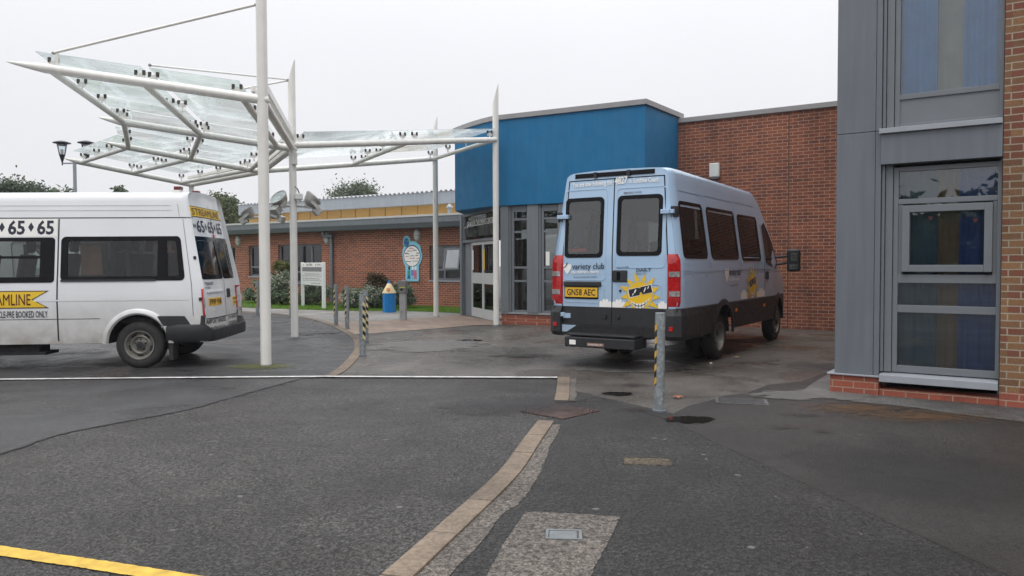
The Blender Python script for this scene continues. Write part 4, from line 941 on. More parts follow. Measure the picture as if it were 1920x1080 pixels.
for px, py, lb, rz, tp, ln in ((1236, 772, 'nearest striped bollard, standing in front of the pale blue minibus', rad(8), M_tape, rad(.5)), (680, 668, 'front bollard of the touching pair beside the kerb curve', rad(-40), M_tape2, 0), (686, 642, 'rear bollard of the pair, just behind the front one at the kerb curve', rad(-35), M_tape2, 0),
    (651, 617, 'striped bollard between the pair and the one in front of the grass', rad(50), M_tape2, 0), (630, 610, 'striped bollard right of the site direction sign', rad(48), M_tape2, 0), (483, 591, 'striped bollard just left of the nearest canopy post', rad(48), M_tape, 0), (546, 596, 'striped bollard mostly hidden behind the second canopy post', rad(45), M_tape, 0)):
    bollard(G(px, py), lb, rz, tp, lean=ln)

# ================================================================== SIGN, BIN, INTERCOM
a, b = G(568, 574), G(607.5, 580); Lg = (b-a).length; as_ = math.atan2((b-a).y, (b-a).x)
FS = Frame(a.x, a.y, as_)
m = fthing('direction_sign', 'white two legged direction sign with grey band standing on the lawn before the wall', 'sign', FS)
hs_ = FS.xz(568, 492)[1]; 
MB().box(-.06, .06, -.05, .05, 0, hs_).build('post', M_signw, m, bevel=.012); MB().box(Lg-.07, Lg+.07, -.05, .05, 0, hs_).build('post', M_signw, m, bevel=.012)
def sz(py): return FS.xz(590, py)[1]
bd = MB().box(.06, Lg-.07, -.02, .02, sz(535), sz(492.5)).build('board', M_signw, m, bevel=.004)
MB().box(.065, Lg-.075, -.026, -.0205, sz(509), sz(501)).build('grey_band', plain('band_grey', (0.17, 0.175, 0.18), .5), bd); MB().box(.065, Lg-.075, -.026, -.0205, sz(500.5), sz(493)).build('header', M_wht, bd)
ln_ = MB()
for py in (517.5, 526): ln_.box(.065, Lg-.075, -.024, -.0205, sz(py)-.006, sz(py)+.006)
ln_.build('divider', M_fasc2, bd)
tx = MB(); ff = lambda s, t_: (s, -.0275, t_); W_ = Lg-.14
put_text(tx, 'Site office', (.07+W_*.20, sz(498.2)), (.07+W_*.52, sz(498.2)), .085, ff); put_text(tx, 'School', (.07+W_*.74, sz(497.6)), (.07+W_*.93, sz(497.6)), .06, ff)
ff = lambda s, t_: (s, -.0255, t_)
put_text(tx, 'Children and Families Centre', (.07+W_*.12, sz(515)), (.07+W_*.88, sz(515)), .045, ff, 0); put_text(tx, 'Therapy and Assessment Centre', (.07+W_*.12, sz(523.5)), (.07+W_*.88, sz(523.5)), .045, ff, 0); put_text(tx, 'Car Park Exit Only', (.07+W_*.44, sz(532)), (.07+W_*.90, sz(532)), .045, ff, 0)
def arr(cx, cz, s, d): tx.poly([(cx-d*s, -.0255, cz), (cx+d*s*.6, -.0255, cz+s), (cx+d*s*.6, -.0255, cz-s)])
arr(.07+W_*.97, sz(514), .035, 1); arr(.07+W_*.05, sz(522.5), .035, -1); arr(.07+W_*.97, sz(531), .035, 1)
for cx in (.07+W_*.05, .07+W_*.68): tx.poly([(cx-.03, -.0275, sz(496.8)), (cx+.03, -.0275, sz(496.8)+.05), (cx+.05, -.0275, sz(496.8)+.03), (cx+.01, -.0275, sz(496.8)), (cx+.05, -.0275, sz(496.8)-.03), (cx+.03, -.0275, sz(496.8)-.05)])
tx.build('lettering', M_ink, bd)
c = G(730, 586)
m = thing('pencil_bin', 'blue litter bin shaped like a giant pencil with cream cone top on the grass edge', 'litter bin', c, 0)
rb = .205; Mp = plain('bin_blue', (0.0, 0.16, 0.44), .35, var=.05)
MB().lathe([(rb-.01, 0), (rb, .01), (rb, .60)], 12).build('barrel', Mp, m, smooth=20)
MB().lathe([(rb+.012, .60), (rb+.012, .615), (.055, .90)], 24).build('cone', plain('bin_cream', (0.72, 0.58, 0.33), .4, var=.04), m, smooth=50); MB().lathe([(.056, .90), (.001, 1.02)], 24).build('tip', Mp, m, smooth=50)
Mt = Matrix.Translation((0, -.165, .715)) @ Matrix.Rotation(rad(60), 4, 'X'); MB().lathe([(.058, -.006), (.058, .02), (.045, .022)], 20, Mt).build('opening', plain('bin_orange', (0.48, 0.12, 0.02), .4), m, smooth=30)
c = G(756, 600); 
m = thing('intercom_post', 'grey steel access post with dark control head and yellow strip beside the pencil bin', 'access post', c, rad(-8))
MB().box(-.085, .085, -.07, .07, 0, .72).build('pillar', plain('pillar_grey', (0.36, 0.36, 0.37), .45, .2), m, bevel=.012); MB().box(-.105, .105, -.10, .09, .72, 1.05).build('head', plain('head_grey', (0.17, 0.17, 0.165), .5), m, bevel=.015)
MB().box(-.065, .085, -.106, -.10, .86, .885).build('yellow_strip', plain('strip_yellow', (0.60, 0.55, 0.05), .4), m); MB().box(-.04, .02, -.108, -.10, .79, .84).build('slot', M_blackg, m); MB().tube((-.02, -.075, .22), (-.02, -.07, .22), .012).build('lock', M_blackg, m)

# ================================================================== VANS
class Van:
    def __init__(s, fr, H, hw, wz, rc, zt, belt, zb, arches, slant, rbulge, taper):
        s.rc = rc or .17
        s.fr = fr; s.H = H; s.hw = hw; s.wz = wz; s.zt = zt; s.belt = belt; s.zb = zb; s.arches = arches; s.slant = slant; s.rb = rbulge; s.taper = taper
    def W(s, x, z):
        w = s.wz(z)*s.taper(x)
        if x < .16: w -= .07*(1-(x/.16))**2.2
        return w
    def warp(s, x, y, z):
        k = max(0, 1-x/.7); return Vector((x+s.slant(z)*k, y, z))
    def side(s, x, z, off=0.0, sgn=1): return s.warp(x, sgn*(s.W(x, z)+off), z)
    def rear(s, y, z, off=0.0):
        w = s.W(0, s.zb); k = min(1.0, abs(y)/w); return s.warp(0, y, z)+Vector((s.rb*k**4-off, 0, 0))
    def bottom(s, x):
        z = s.zb
        for cx, r, cz in s.arches:
            if abs(x-cx) < r: z = max(z, cz+math.sqrt(r*r-(x-cx)**2))
        return z
    def profile(s, x, lv):
        zt = s.zt(x); rc = s.rc; zs = zt-rc; zs0 = s.H-rc; rk = rc/.17; zb = s.bottom(x); out = []
        for z in lv:
            if z <= s.belt: k = (z-s.zb)/(s.belt-s.zb); zz = zb+(s.belt-zb)*k
            else: zz = s.belt+(z-s.belt)*(zs-s.belt)/(zs0-s.belt)
            out.append((s.W(x, zz), zz))
        w = out[-1][0]
        for dy, dz in ((.012, .06), (.045, .105), (.10, .135)): out.append((w-dy, zs+dz*rk))
        for f_, dz in ((.62, .158), (.3, .168), (0, .17)): out.append((w*f_, zs+dz*rk))
        return out
    def body(s, xs, lv, holes, rholes, ws, mat, parent):
        xs = sorted(set(xs)); prof = [s.profile(x, lv) for x in xs]; m = len(prof[0]); mb = MB()
        for sg in (1, -1):
            b = len(mb.v)
            for x, pr in zip(xs, prof):
                for y, z in pr: mb.v.append(tuple(s.warp(x, sg*y, z)+(Vector((s.rb*min(1, y/s.W(0, s.zb))**4, 0, 0)) if x == xs[0] else Vector())))
            for i in range(len(xs)-1):
                cx = (xs[i]+xs[i+1])/2
                for j in range(m-1):
                    cz = (prof[i][j][1]+prof[i][j+1][1])/2
                    if j < len(lv)-1 and any(h[0] < cx < h[1] and h[2] < cz < h[3] for h in holes): continue
                    if j >= len(lv)+1 and ws and ws[0] < cx < ws[1]: continue
                    f = (b+i*m+j, b+(i+1)*m+j, b+(i+1)*m+j+1, b+i*m+j+1); mb.f.append(f if sg < 0 else f[::-1])
        # rear face, columns at window edges
        cols = sorted({c for h in rholes for c in (h[0], h[1])}|{0}|{sg_*q_ for q_ in (.84, .78, .70, .60, .50, .38, .25, .12) for sg_ in (1, -1)}); pr0 = prof[0]; b = len(mb.v); nc = len(cols)+2
        for y, z in pr0:
            for c in [-y]+cols+[y]:
                cc = max(-y, min(y, c)); k = abs(cc)/s.W(0, s.zb); mb.v.append(tuple(s.warp(0, cc, z)+Vector((s.rb*min(1, k)**4, 0, 0))))
        for j in range(m-1):
            cz = (pr0[j][1]+pr0[j+1][1])/2
            for i in range(nc-1):
                c0 = cols[i-1] if i > 0 else -9; c1 = cols[i] if i < len(cols) else 9
                if any(h[0]-.001 <= c0 and c1 <= h[1]+.001 and h[2] < cz < h[3] for h in rholes): continue
                mb.f.append((b+j*nc+i, b+j*nc+i+1, b+(j+1)*nc+i+1, b+(j+1)*nc+i))
        # nose
        b = len(mb.v); prn = prof[-1]
        for y, z in prn: mb.v += [tuple(s.warp(xs[-1], -y, z)), tuple(s.warp(xs[-1], y, z))]
        for j in range(m-1): mb.f.append((b+2*j, b+2*j+2, b+2*j+3, b+2*j+1))
        return mb.build('body', mat, parent, smooth=32, merge=True)
    def win(s, parent, fn, rect, r, fw, gm, off=.006, name='window', inner=None):
        o = rrect(*rect, r); q = inner or (rect[0]+fw, rect[1]-fw, rect[2]+fw, rect[3]-fw); i = rrect(*q, max(.02, r-fw*.4))
        f = ring_mesh(o, i, fn, off, off-.02).build(name, M_blackg, parent); 
        pm = MB(); N = 10; x0, x1, z0, z1 = q; e = .012
        for a_ in range(N+1):
            for b_ in range(N+1): pm.v.append(tuple(fn(x0-e+(x1-x0+2*e)*a_/N, z0-e+(z1-z0+2*e)*b_/N, off-.008)))
        pm.f = [(a_*(N+1)+b_, (a_+1)*(N+1)+b_, (a_+1)*(N+1)+b_+1, a_*(N+1)+b_+1) for a_ in range(N) for b_ in range(N)]
        pm.build('pane', gm, f, smooth=40); return f
    def decal_side(s, sgn, off=.004): return lambda a, b: s.side(a, b, off, sgn)
    def seam(s, pts, fn, w=.012): 
        mb = MB(); p2 = []
        for a, b in zip(pts, pts[1:]):
            n = max(1, int(math.dist(a, b)/.06)); p2 += [(a[0]+(b[0]-a[0])*k/n, a[1]+(b[1]-a[1])*k/n) for k in range(n)]
        p2.append(pts[-1]); vs = []
        for i, p in enumerate(p2):
            a = p2[max(0, i-1)]; b = p2[min(len(p2)-1, i+1)]; L_ = math.dist(a, b) or 1; nx_, nz_ = -(b[1]-a[1])/L_*w/2, (b[0]-a[0])/L_*w/2
            vs += [fn(p[0]+nx_, p[1]+nz_, .0025), fn(p[0]-nx_, p[1]-nz_, .0025)]
        mb.add(vs, [(2*i, 2*i+1, 2*i+3, 2*i+2) for i in range(len(p2)-1)]); return mb
def wheel(parent, x, y, R, w, rimr, side, dish=0.02, mat=M_rim):
    T = Matrix.Translation((x, y, R)) @ Matrix.Rotation(rad(-90*side), 4, 'X')     # +z of lathe points outward
    wh = MB().lathe([(rimr, w/2-.01), (rimr+.02, w/2), (R-.06, w/2+.004), (R-.02, w/2-.015), (R, w/2-.05), (R, -w/2+.05), (R-.03, -w/2), (rimr, -w/2), (rimr-.01, 0)], 48, T, closed=True).build('wheel', M_rubber, parent, smooth=35)
    d = dish
    MB().lathe([(rimr+.006, w/2-.004), (rimr+.004, w/2+.004), (rimr-.012, w/2), (rimr-.022, w/2-.03), (rimr-.035, w/2-.045-d*.3), (rimr*.80, w/2-.04-d), (rimr*.60, w/2-.012-d), (rimr*.50, w/2-.03-d), (rimr*.46, w/2-.045-d), (.065, w/2-.04-d), (.06, w/2-.01-d), (.02, w/2-.006-d)], 40, T, caps=(0, 1)).build('rim', mat, wh, smooth=38)
    sl = MB(); n = 5
    for k in range(n):
        a0 = 2*math.pi*k/n+.3
        pts = []
        for q in range(7): a = a0-.26+.52*q/6; pts.append((rimr*.82*math.cos(a), rimr*.82*math.sin(a)))
        for q in range(7): a = a0+.26-.52*q/6; pts.append((rimr*.70*math.cos(a), rimr*.70*math.sin(a)))
        sl.prism(pts, w/2-.034-d*.95, w/2-.028-d*.7, lambda p, q_, a: T @ Vector((p, q_, a)))
        a = a0+.63; c = T @ Vector((rimr*.36*math.cos(a), rimr*.36*math.sin(a), w/2-.034-d)); sl.ball(c, .013, n=8, m=6)
    sl.build('rim_slot', M_under, wh); MB().lathe([(.05, w/2-.02-d), (.05, w/2+.008-d), (.03, w/2+.012-d)], 20, T).build('hub_cap', M_black, wh, smooth=35)
    return wh
def seatbox(parent, x, y, z0=.75, mat=M_seat, w=.42, top=.95):
    T = Matrix.Translation((x, y, z0)); s = MB().box(-.02, .42, -w/2, w/2, .28, .42, T).box(.02, .36, -w/2+.05, w/2-.05, 0, .28, T).build('passenger_seat', mat, parent, bevel=.03)
    B_ = T @ Matrix.Translation((0, 0, .38)) @ Matrix.Rotation(rad(-10), 4, 'Y')
    MB().box(-.10, .0, -w/2, w/2, 0, .58, B_).build('seat_back', mat, s, bevel=.04); MB().box(-.09, -.02, -.11, .11, .61, .80, B_).build('head_rest', mat, s, bevel=.03)

# ---------------- white van (left), heading -X
fW = Frame(-4.475, 12.1, rad(184.0))
def lerpf(pts):
    def f(x):
        for (a, b), (c, d) in zip(pts, pts[1:]):
            if x <= c: k = (x-a)/(c-a); k = max(0, k); return b+(d-b)*k
        return pts[-1][1]
    return f
V = Van(fW, 2.60, .985, lerpf([(0, .95), (.5, .985), (1.0, .99), (1.28, .975), (2.43, .85)]), None, lerpf([(0, 2.60), (.25, 2.60), (3.6, 2.59), (4.5, 1.5), (5.3, 1.25), (5.4, 1.0)]), 1.20, .38,
        [(.98, .42, .37), (4.3, .42, .37)], lerpf([(.3, 0), (1.2, .05), (2.5, .30)]), .11, lerpf([(0, 1), (4.4, 1), (5.4, .9)]))
wv = fthing('white_minibus', 'white high roof taxi minibus with yellow banners, cut off by the left photo edge', 'minibus', fW)
wv.rotation_euler = (0, rad(.25), fW.a); wv.location = (fW.o.x, fW.o.y, 0)
lvW = [.38, .5, .62, .74, .86, .98, 1.06, 1.20, 1.335, 1.60, 1.855, 2.0, 2.14, 2.2, 2.30, 2.43]
hW = [(.35, 1.96, 1.33, 1.86), (2.32, 3.56, 1.33, 1.86)]
xsW = [0, .02, .05, .09, .16, .25, .35]+[.40+.06*i for i in range(21)]+[1.7, 1.96, 2.05, 2.32, 2.6, 3.0, 3.3, 3.56, 3.7, 3.85]+[3.9+.06*i for i in range(17)]+[5.0, 5.3, 5.4]
rhW = [(.06, .76, 1.33, 1.86), (-.76, -.06, 1.33, 1.86)]
V.body(xsW, lvW, hW, rhW, (3.65, 4.4), P_white, wv)
sL = lambda a, b, off=.004: V.side(a, b, off, 1); sR = lambda a, b, off=.004: V.side(a, b, off, -1)
w = V.win(wv, sL, (.27, 2.045, 1.275, 1.915), .07, .07, G_van, inner=(.36, 1.95, 1.34, 1.85)); MB().add([sL(a, b, .007) for a, b in ((.53, 1.33), (.70, 1.33), (.70, 1.86), (.53, 1.86))], [(0, 1, 2, 3)]).build('window_post', M_blackg, w)
V.seam([(.72, 1.283), (2.04, 1.283)], lambda a, b, o: sL(a, b, .012), .03).build('window_rail', M_black, w)
w = V.win(wv, sL, (2.13, 3.75, 1.26, 1.905), .05, .07, G_van, inner=(2.33, 3.55, 1.34, 1.85))
MB().add([sL(a, b, .008) for a, b in ((2.3, 1.605), (3.6, 1.605), (3.6, 1.64), (2.3, 1.64))]+[sL(a, b, .008) for a, b in ((3.02, 1.63), (3.06, 1.63), (3.06, 1.86), (3.02, 1.86))], [(0, 1, 2, 3), (4, 5, 6, 7)]).build('slider_bar', M_blackg, w)
for r_ in ((.27, 2.045, 1.275, 1.915), (2.13, 3.75, 1.26, 1.905)): V.win(wv, sR, r_, .07, .07, G_van, inner=(max(r_[0]+.09, .36), min(r_[1]-.1, 3.55), 1.34, 1.85))
rW = lambda a, b, off=.004: V.rear(a, b, off)
dr_ = []
for a, b in ((.02, .80), (-.80, -.02)): V.win(wv, rW, (a, b, 1.28, 1.92), .05, .06, G_van, .006, 'rear_window')
V.seam([(2.085, .42), (2.09, 1.0), (2.085, 1.4), (2.085, 2.17)], sL, .02).build('door_seam', M_black, wv)
V.seam([(.18, .76), (.18, 2.17)], sL, .008).build('panel_seam', M_black, wv); V.seam([(.0, 2.185), (4.0, 2.185)], sL, .014).build('roof_seam', M_black, wv)
V.seam([(1.5, .735), (4.0, .735)], sL, .008).build('panel_seam', M_black, wv); V.seam([(.25, .0+2.2), (.26, 2.38)], sL, .006).build('panel_seam', M_black, wv)
V.seam([(0, .72), (0, 2.42)], rW, .012).build('door_seam', M_black, wv)
for y in (.84, -.84): V.seam([(y, .70), (y*.99, 1.4), (y*.9, 2.34)], rW, .010).build('door_seam', M_black, wv)
V.seam([(-.8, .70), (.8, .70)], rW, .010).build('door_seam', M_black, wv)
for z in (2.30, 2.37): V.seam([(.42, z), (4, z)], lambda a, b, o: V.side(a, b, .008, 1), .012).build('roof_rib', P_white, wv)
mr_ = V.seam([(.25, 1.00), (4, 1.00)], lambda a, b, o: V.side(a, b, .004, 1), .02); mr_.build('crease', P_white, wv)
# wheel arch lip
lip = MB(); n = 24; cxa, rr0, cz = .98, .42, .37
for k in range(n+1):
    a = math.pi*k/n
    for r_, of_ in ((rr0-.005, .004), (rr0+.02, .03), (rr0+.065, .022), (rr0+.085, .0)): x = cxa+r_*math.cos(a); z = cz+r_*math.sin(a); lip.v.append(tuple(V.side(x, z, of_, 1)))
lip.f = [(4*k+j, 4*k+j+1, 4*k+j+5, 4*k+j+4) for k in range(n) for j in range(3)]; lip.build('wheel_arch', P_white, wv, smooth=50)
# well, floor, interior
fl = MB().box(.1, 5.2, -.90, .90, .66, .74).box(.2, .5, -.8, .8, .38, .66).box(1.5, 3.7, -.8, .8, .36, .66); fl.build('underbody', M_under, wv)
ww = MB(); ww.lathe([(.44, -.35), (.44, .0), (.06, .0)], 24, Matrix.Translation((.98, .60, .37)) @ Matrix.Rotation(rad(-90), 4, 'X')); ww = MB()
for sg in (1, -1):
    ww = MB(); b = 0
    for k in range(17):
        a = math.pi*k/16; ww.v += [(.98+.43*math.cos(a), sg*.55, .37+.43*math.sin(a)), (.98+.43*math.cos(a), sg*.955, .37+.43*math.sin(a))]
    ww.f += [(b+2*k, b+2*k+1, b+2*k+3, b+2*k+2) for k in range(16)]
    ww.build('wheel_well', M_under, wv)
for x, rows in ((.75, ('s', 's', 's')), (1.55, ('s', 's', 's')), (2.45, ('s', 's'))):
    for y in (.55, .05, -.5)[:len(rows)]: seatbox(wv, x, y, .74)
seatbox(wv, 3.4, .5, .74); seatbox(wv, 3.4, -.5, .74)
MB().box(1.30, 1.36, .38, .44, 1.2, 1.85).box(2.05, 2.12, -.85, -.80, 1.2, 1.9).build('seat_belt_post', M_seatg, wv)
for cx in (.98, 4.3):
    for sg in (1, -1): wheel(wv, cx, sg*.845, .345, .215, .205, sg)
# bumper (rear, wrapped)
def wrap_bumper(van, z0, z1, xend, out, mat, parent, name, zr=.54):
    mb = MB(); pts = []
    hwb = van.wz(.7)+.03
    pl = [(xend, hwb), (.16, hwb), (.04, hwb-.05), (-.04, hwb-.16), (-out*.85, hwb-.32), (-out, hwb-.6), (-out, 0)]; pl = pl+[(x, -y) for x, y in reversed(pl[:-1])]
    inn = [(x+.10, y*.9) for x, y in pl]
    lv_ = [(z0, .93), (z0+.05, 1.0), (z1-.04, 1.0), (z1, .965)]
    n = len(pl)
    zz_ = lambda x, z: min(z, zr-(z1-z)*.4) if x < -.0 else z
    for z, k in lv_: mb.v += [(x*k if x < 0 else x, y*(.5+.5*k), zz_(x, z)) for x, y in pl]
    mb.v += [(xx, yy, zz_(x, z1)) for (x, y), (xx, yy) in zip(pl, inn)]+[(x, y, z0) for x, y in inn]
    rows = len(lv_)+1
    mb.f += [(j*n+i, j*n+i+1, (j+1)*n+i+1, (j+1)*n+i) for j in range(rows-1) for i in range(n-1)]
    mb.f += [(i, i+1, 5*n+i+1, 5*n+i) for i in range(n-1)]
    return mb.build(name, mat, parent, smooth=40)
wrap_bumper(V, .375, .635, .58, .06, M_black, wv, 'bumper')
for sg in (1, -1):
    c = MB(); c.add([V.side(x, z, .03, sg) for x, z in ((.03, .62), (.62, .62), (.70, .76), (.02, .76))]+[V.side(x, z, -.02, sg) for x, z in ((.03, .62), (.62, .62), (.70, .77), (.02, .77))], [(0, 1, 2, 3), (3, 2, 6, 7), (0, 3, 7, 4), (1, 5, 6, 2)]); c.build('side_moulding', M_black, wv, bevel=.005)
MB().box(.5, .56, .74, .97, .12, .45).build('mud_flap', M_rubber, wv, bevel=.005)
def taillamp(van, parent, z0, z1, w, sg, clear, xw, name='tail_lamp', out=.018):
    ws = lambda z: van.W(0, z); mb = MB()
    def q(k, z, o):     # k -1..0 on rear face (fraction of w), 0..1 along the side (xw)
        if k <= 0: p = van.rear(sg*(ws(z)+k*w), z, 0)+Vector((-o, 0, 0)); return p
        p = van.side(k*xw+.0, z, o, sg); return p
    ks = (-1, -.85, -.4, 0, .35, .8, 1.0); n = 10; zz = [z0+(z1-z0)*i/n for i in range(n+1)]
    for z in zz:
        for k in ks: e = 0 if k in (-1, 1.0) or z in (z0, z1) else out; mb.v.append(tuple(q(k, z, e)))
    m = len(ks); mb.f = [(i*m+j, i*m+j+1, (i+1)*m+j+1, (i+1)*m+j) for i in range(n) for j in range(m-1)]
    tl = mb.build(name, M_red, parent, smooth=50)
    for a, b in clear:
        mb = MB(); za, zb_ = z0+(z1-z0)*a, z0+(z1-z0)*b
        for z in (za, (za+zb_)/2, zb_):
            for k in (-.72, -.4, -.1, .1, .45): mb.v.append(tuple(q(k, z, out+.006)))
        mb.f = [(i*5+j, i*5+j+1, (i+1)*5+j+1, (i+1)*5+j) for i in range(2) for j in range(4)]; mb.build('clear_lens', M_clear, tl, smooth=50)
    return tl
for sg in (1, -1): taillamp(V, wv, .74, 1.15, .09, sg, ((.33, .66),), .05)
# rear details: plate recess, handle, beacons, stop lamp, hinges
rc = lambda y0, y1, z0, z1, o, n=10: MB().add([V.rear(y0+(y1-y0)*i/n, z, o) for z in (z0, z1) for i in range(n+1)]+[V.rear(y0+(y1-y0)*i/n, z, -.01) for z in (z0, z1) for i in range(n+1)], [(i, i+1, n+2+i, n+1+i) for i in range(n)]+[(i, i+1, 2*n+3+i, 2*n+2+i) for i in range(n)]+[(n+1+i, n+2+i, 3*n+4+i, 3*n+3+i) for i in range(n)]+[(0, n+1, 3*n+3, 2*n+2), (n, 2*n+1, 4*n+3, 3*n+2)])
rc(.10, .74, .80, 1.11, .003).build('plate_recess', P_white, wv); rc(.12, .72, 1.08, 1.11, .02).build('plate_hood', P_white, wv, bevel=.004)
pl_ = rc(.20, .70, .885, 1.0, .008).build('number_plate', M_plate, wv); tx = MB(); put_text(tx, 'FP09 YHR', (.67, .905), (.23, .905), .075, lambda a, b: V.rear(a, b, .013)); tx.build('lettering', M_ink, pl_)
rc(-.10, -.26, .98, 1.12, .012).build('handle', M_black, wv, bevel=.01)
tx = MB(); f_ = lambda a, b: V.rear(a, b, .008); put_text(tx, 'AIRPORT TRANSFERS', (.80, .625), (.06, .625), .07, f_); put_text(tx, 'CONTRACT WORK', (.76, .50), (.10, .50), .07, f_); tx.build('rear_lettering', M_ink, wv); tx = MB(); put_text(tx, 'For WHEELCHAIR', (-.10, .64), (-.72, .64), .055, f_); put_text(tx, 'ACCESSIBLE VEHICLES', (-.05, .54), (-.76, .54), .055, f_)
MB().add([V.rear(.86-1.72*i/16, z, .0) for z in (.44, .70) for i in range(17)], [(i, i+1, 18+i, 17+i) for i in range(16)]).build('lower_door', P_white, wv)
tx.build('rear_lettering', M_ink, wv)
tx = MB(); put_text(tx, 'TRANSIT', (.76, 1.195), (.50, 1.195), .045, f_); put_text(tx, 'T350', (.76, 1.14), (.62, 1.14), .03, f_); tx.build('model_badge', M_navy, wv); tx = MB(); put_text(tx, '01904', (.80, 2.045), (.66, 2.045), .06, f_)
put_text(tx, '65', (.64, 1.99), (.38, 1.99), .17, f_); put_text(tx, '65', (.22, 1.99), (-.04, 1.99), .17, f_); put_text(tx, '65', (-.20, 1.99), (-.46, 1.99), .17, f_)
for c in (.30, -.12): tx.poly([V.rear(c+dx, 2.075+dz, .005) for dx, dz in ((.03, 0), (0, .06), (-.03, 0), (0, -.06))])
tx.build('rear_lettering', M_navy, wv)
bn = MB(); o_ = [(.80, 2.20), (-.62, 2.20), (-.50, 2.29), (-.62, 2.385), (.76, 2.385)]
def dpoly(pts, fn, off, nm, mat, par, n=8):      # subdivided band between first/last
    mb = MB(); d = []
    for a, b in zip(pts, pts[1:]+pts[:1]): d += [(a[0]+(b[0]-a[0])*k/n, a[1]+(b[1]-a[1])*k/n) for k in range(n)]
    mb.poly([fn(p[0], p[1], off) for p in d]); return mb.build(nm, mat, par)
def bgrid(x0, x1, z0, z1, tailx, fn, off, nm, mat, par, n=14):   # banner with swallow tail at x1
    mb = MB(); rows = 6
    for j in range(rows+1):
        k = j/rows; e = x1+(tailx-x1)*(1-abs(2*k-1))
        for i in range(n+1): mb.v.append(tuple(fn(x0+(e-x0)*i/n, z0+(z1-z0)*k, off)))
    mb.f = [(j*(n+1)+i, j*(n+1)+i+1, (j+1)*(n+1)+i+1, (j+1)*(n+1)+i) for j in range(rows) for i in range(n)]; return mb.build(nm, mat, par)
b1 = bgrid(.75, -.66, 2.21, 2.37, -.50, V.rear, .004, 'rear_banner', M_ink, wv); bgrid(.735, -.63, 2.22, 2.36, -.48, V.rear, .0055, 'banner_field', M_yel, b1)
tx = MB(); put_text(tx, 'STREAMLINE', (.70, 2.24), (-.44, 2.24), .10, lambda a, b: V.rear(a, b, .011), 0.0); tx.build('lettering', M_maroon, b1)
b1 = bgrid(3.62, 2.20, .895, 1.145, 2.42, sL, .004, 'side_banner', M_ink, wv); bgrid(3.60, 2.24, .908, 1.132, 2.44, sL, .0055, 'banner_field', M_yel, b1)
tx = MB(); put_text(tx, 'STREAMLINE', (3.22, .942), (2.45, .942), .155, lambda a, b: sL(a, b, .011), 0.0); tx.build('lettering', M_maroon, b1)
pn = MB().add([sL(a, b, .003) for a, b in ((2.11, 1.92), (3.9, 1.92), (3.9, 2.17), (2.11, 2.17))], [(0, 1, 2, 3)]).build('white_panel', M_wht, wv)
tx = MB(); f_ = lambda a, b: sL(a, b, .0045)
for x0 in (2.15, 2.55, 2.95, 3.35): put_text(tx, '65', (x0+.235, 1.955), (x0, 1.955), .185, f_, .03)
for x0 in (2.468, 2.868, 3.268): tx.poly([sL(x0+dx, 2.055+dz, .0045) for dx, dz in ((.04, 0), (0, .07), (-.04, 0), (0, -.07))])
tx.build('side_number', M_navy, wv)
tx = MB(); put_text(tx, 'PRIVATE HIRE VEHICLE-PRE BOOKED ONLY', (3.42, .765), (2.22, .765), .09, lambda a, b: sL(a, b, .008), .008); tx.build('side_lettering', M_ink, wv)
for y in (.66, -.02): 
    p = V.rear(y, 2.42); b_ = MB().box(.03, .15, -.06, .06, 0, .03, Matrix.Translation((p.x+.10, p.y, 2.57))).build('beacon', M_wht, wv); MB().box(.02, .12, -.06, .06, .03, .085, Matrix.Translation((p.x+.10, p.y, 2.57))).build('beacon_lens', plain('beacon_red', (0.13, 0.012, 0.01), .2, coat=.4), b_, bevel=.01)
rc(.05, -.05, 1.93, 1.965, .02).build('stop_lamp', M_red, wv)
for z in (1.0, 1.6): p = V.side(.06, z, .0, 1); MB().box(-.01, .025, -.01, .02, -.025, .025, Matrix.Translation(p)).build('hinge', M_black, wv, bevel=.006)
st = rc(-.40, -.66, .84, .985, .006).build('sticker', M_yel, wv); tx = MB(); put_text(tx, 'PRIVATE', (-.42, .93), (-.64, .93), .035, lambda a, b: V.rear(a, b, .0075)); put_text(tx, 'HIRE', (-.46, .865), (-.60, .865), .04, lambda a, b: V.rear(a, b, .0075)); tx.build('lettering', M_ink, st)
tt = MB().box(2.3, 3.4, .55, .93, .22, .26).box(2.4, 3.2, .6, .9, .26, .37); tt.build('side_step', M_under, wv)

# ---------------- pale blue minibus (right)
fB = Frame(1.415, 10.885, rad(57))
U = Van(fB, 2.83, 1.0, lerpf([(0, .97), (.6, 1.01), (1.5, 1.005), (2.72, .835)]), .11, lerpf([(0, 2.83), (.3, 2.85), (4.0, 2.80), (4.3, 2.66), (5.35, 1.55), (5.95, 1.28), (6.08, 1.0)]), .90, .46,
        [(1.84, .46, .40), (5.35, .44, .40)], lerpf([(.5, 0), (1.6, .01), (2.8, .10)]), .05, lerpf([(0, 1), (4.9, 1), (6.1, .88)]))
bv = fthing('blue_minibus', 'pale blue accessible charity minibus with cartoon sun on rear doors parked by the brick wall', 'minibus', fB)
lvB = [.46, .56, .66, .76, .84, .90, 1.0, 1.2, 1.38, 1.55, 1.60, 1.70, 1.9, 2.1, 2.27, 2.33, 2.40, 2.5, 2.62, 2.72]
sidew = [(.16, 1.17, 1.56, 2.36), (1.33, 2.70, 1.55, 2.34), (2.86, 4.02, 1.53, 2.31)]
holes = [(a+.05, b-.05, 1.60, 2.27) for a, b, c, d in sidew]
xsB = [0, .02, .05, .09, .16, .21]+[1.12, 1.22]+[1.34+.055*i for i in range(19)]+[2.65, 2.91, 3.3, 3.7, 3.97, 4.1, 4.3, 4.6, 4.85]+[4.88+.055*i for i in range(18)]+[5.95, 6.02, 6.08]+[.5, .8]
rhB = [(.19, .75, 1.60, 2.40), (-.69, -.10, 1.60, 2.40)]
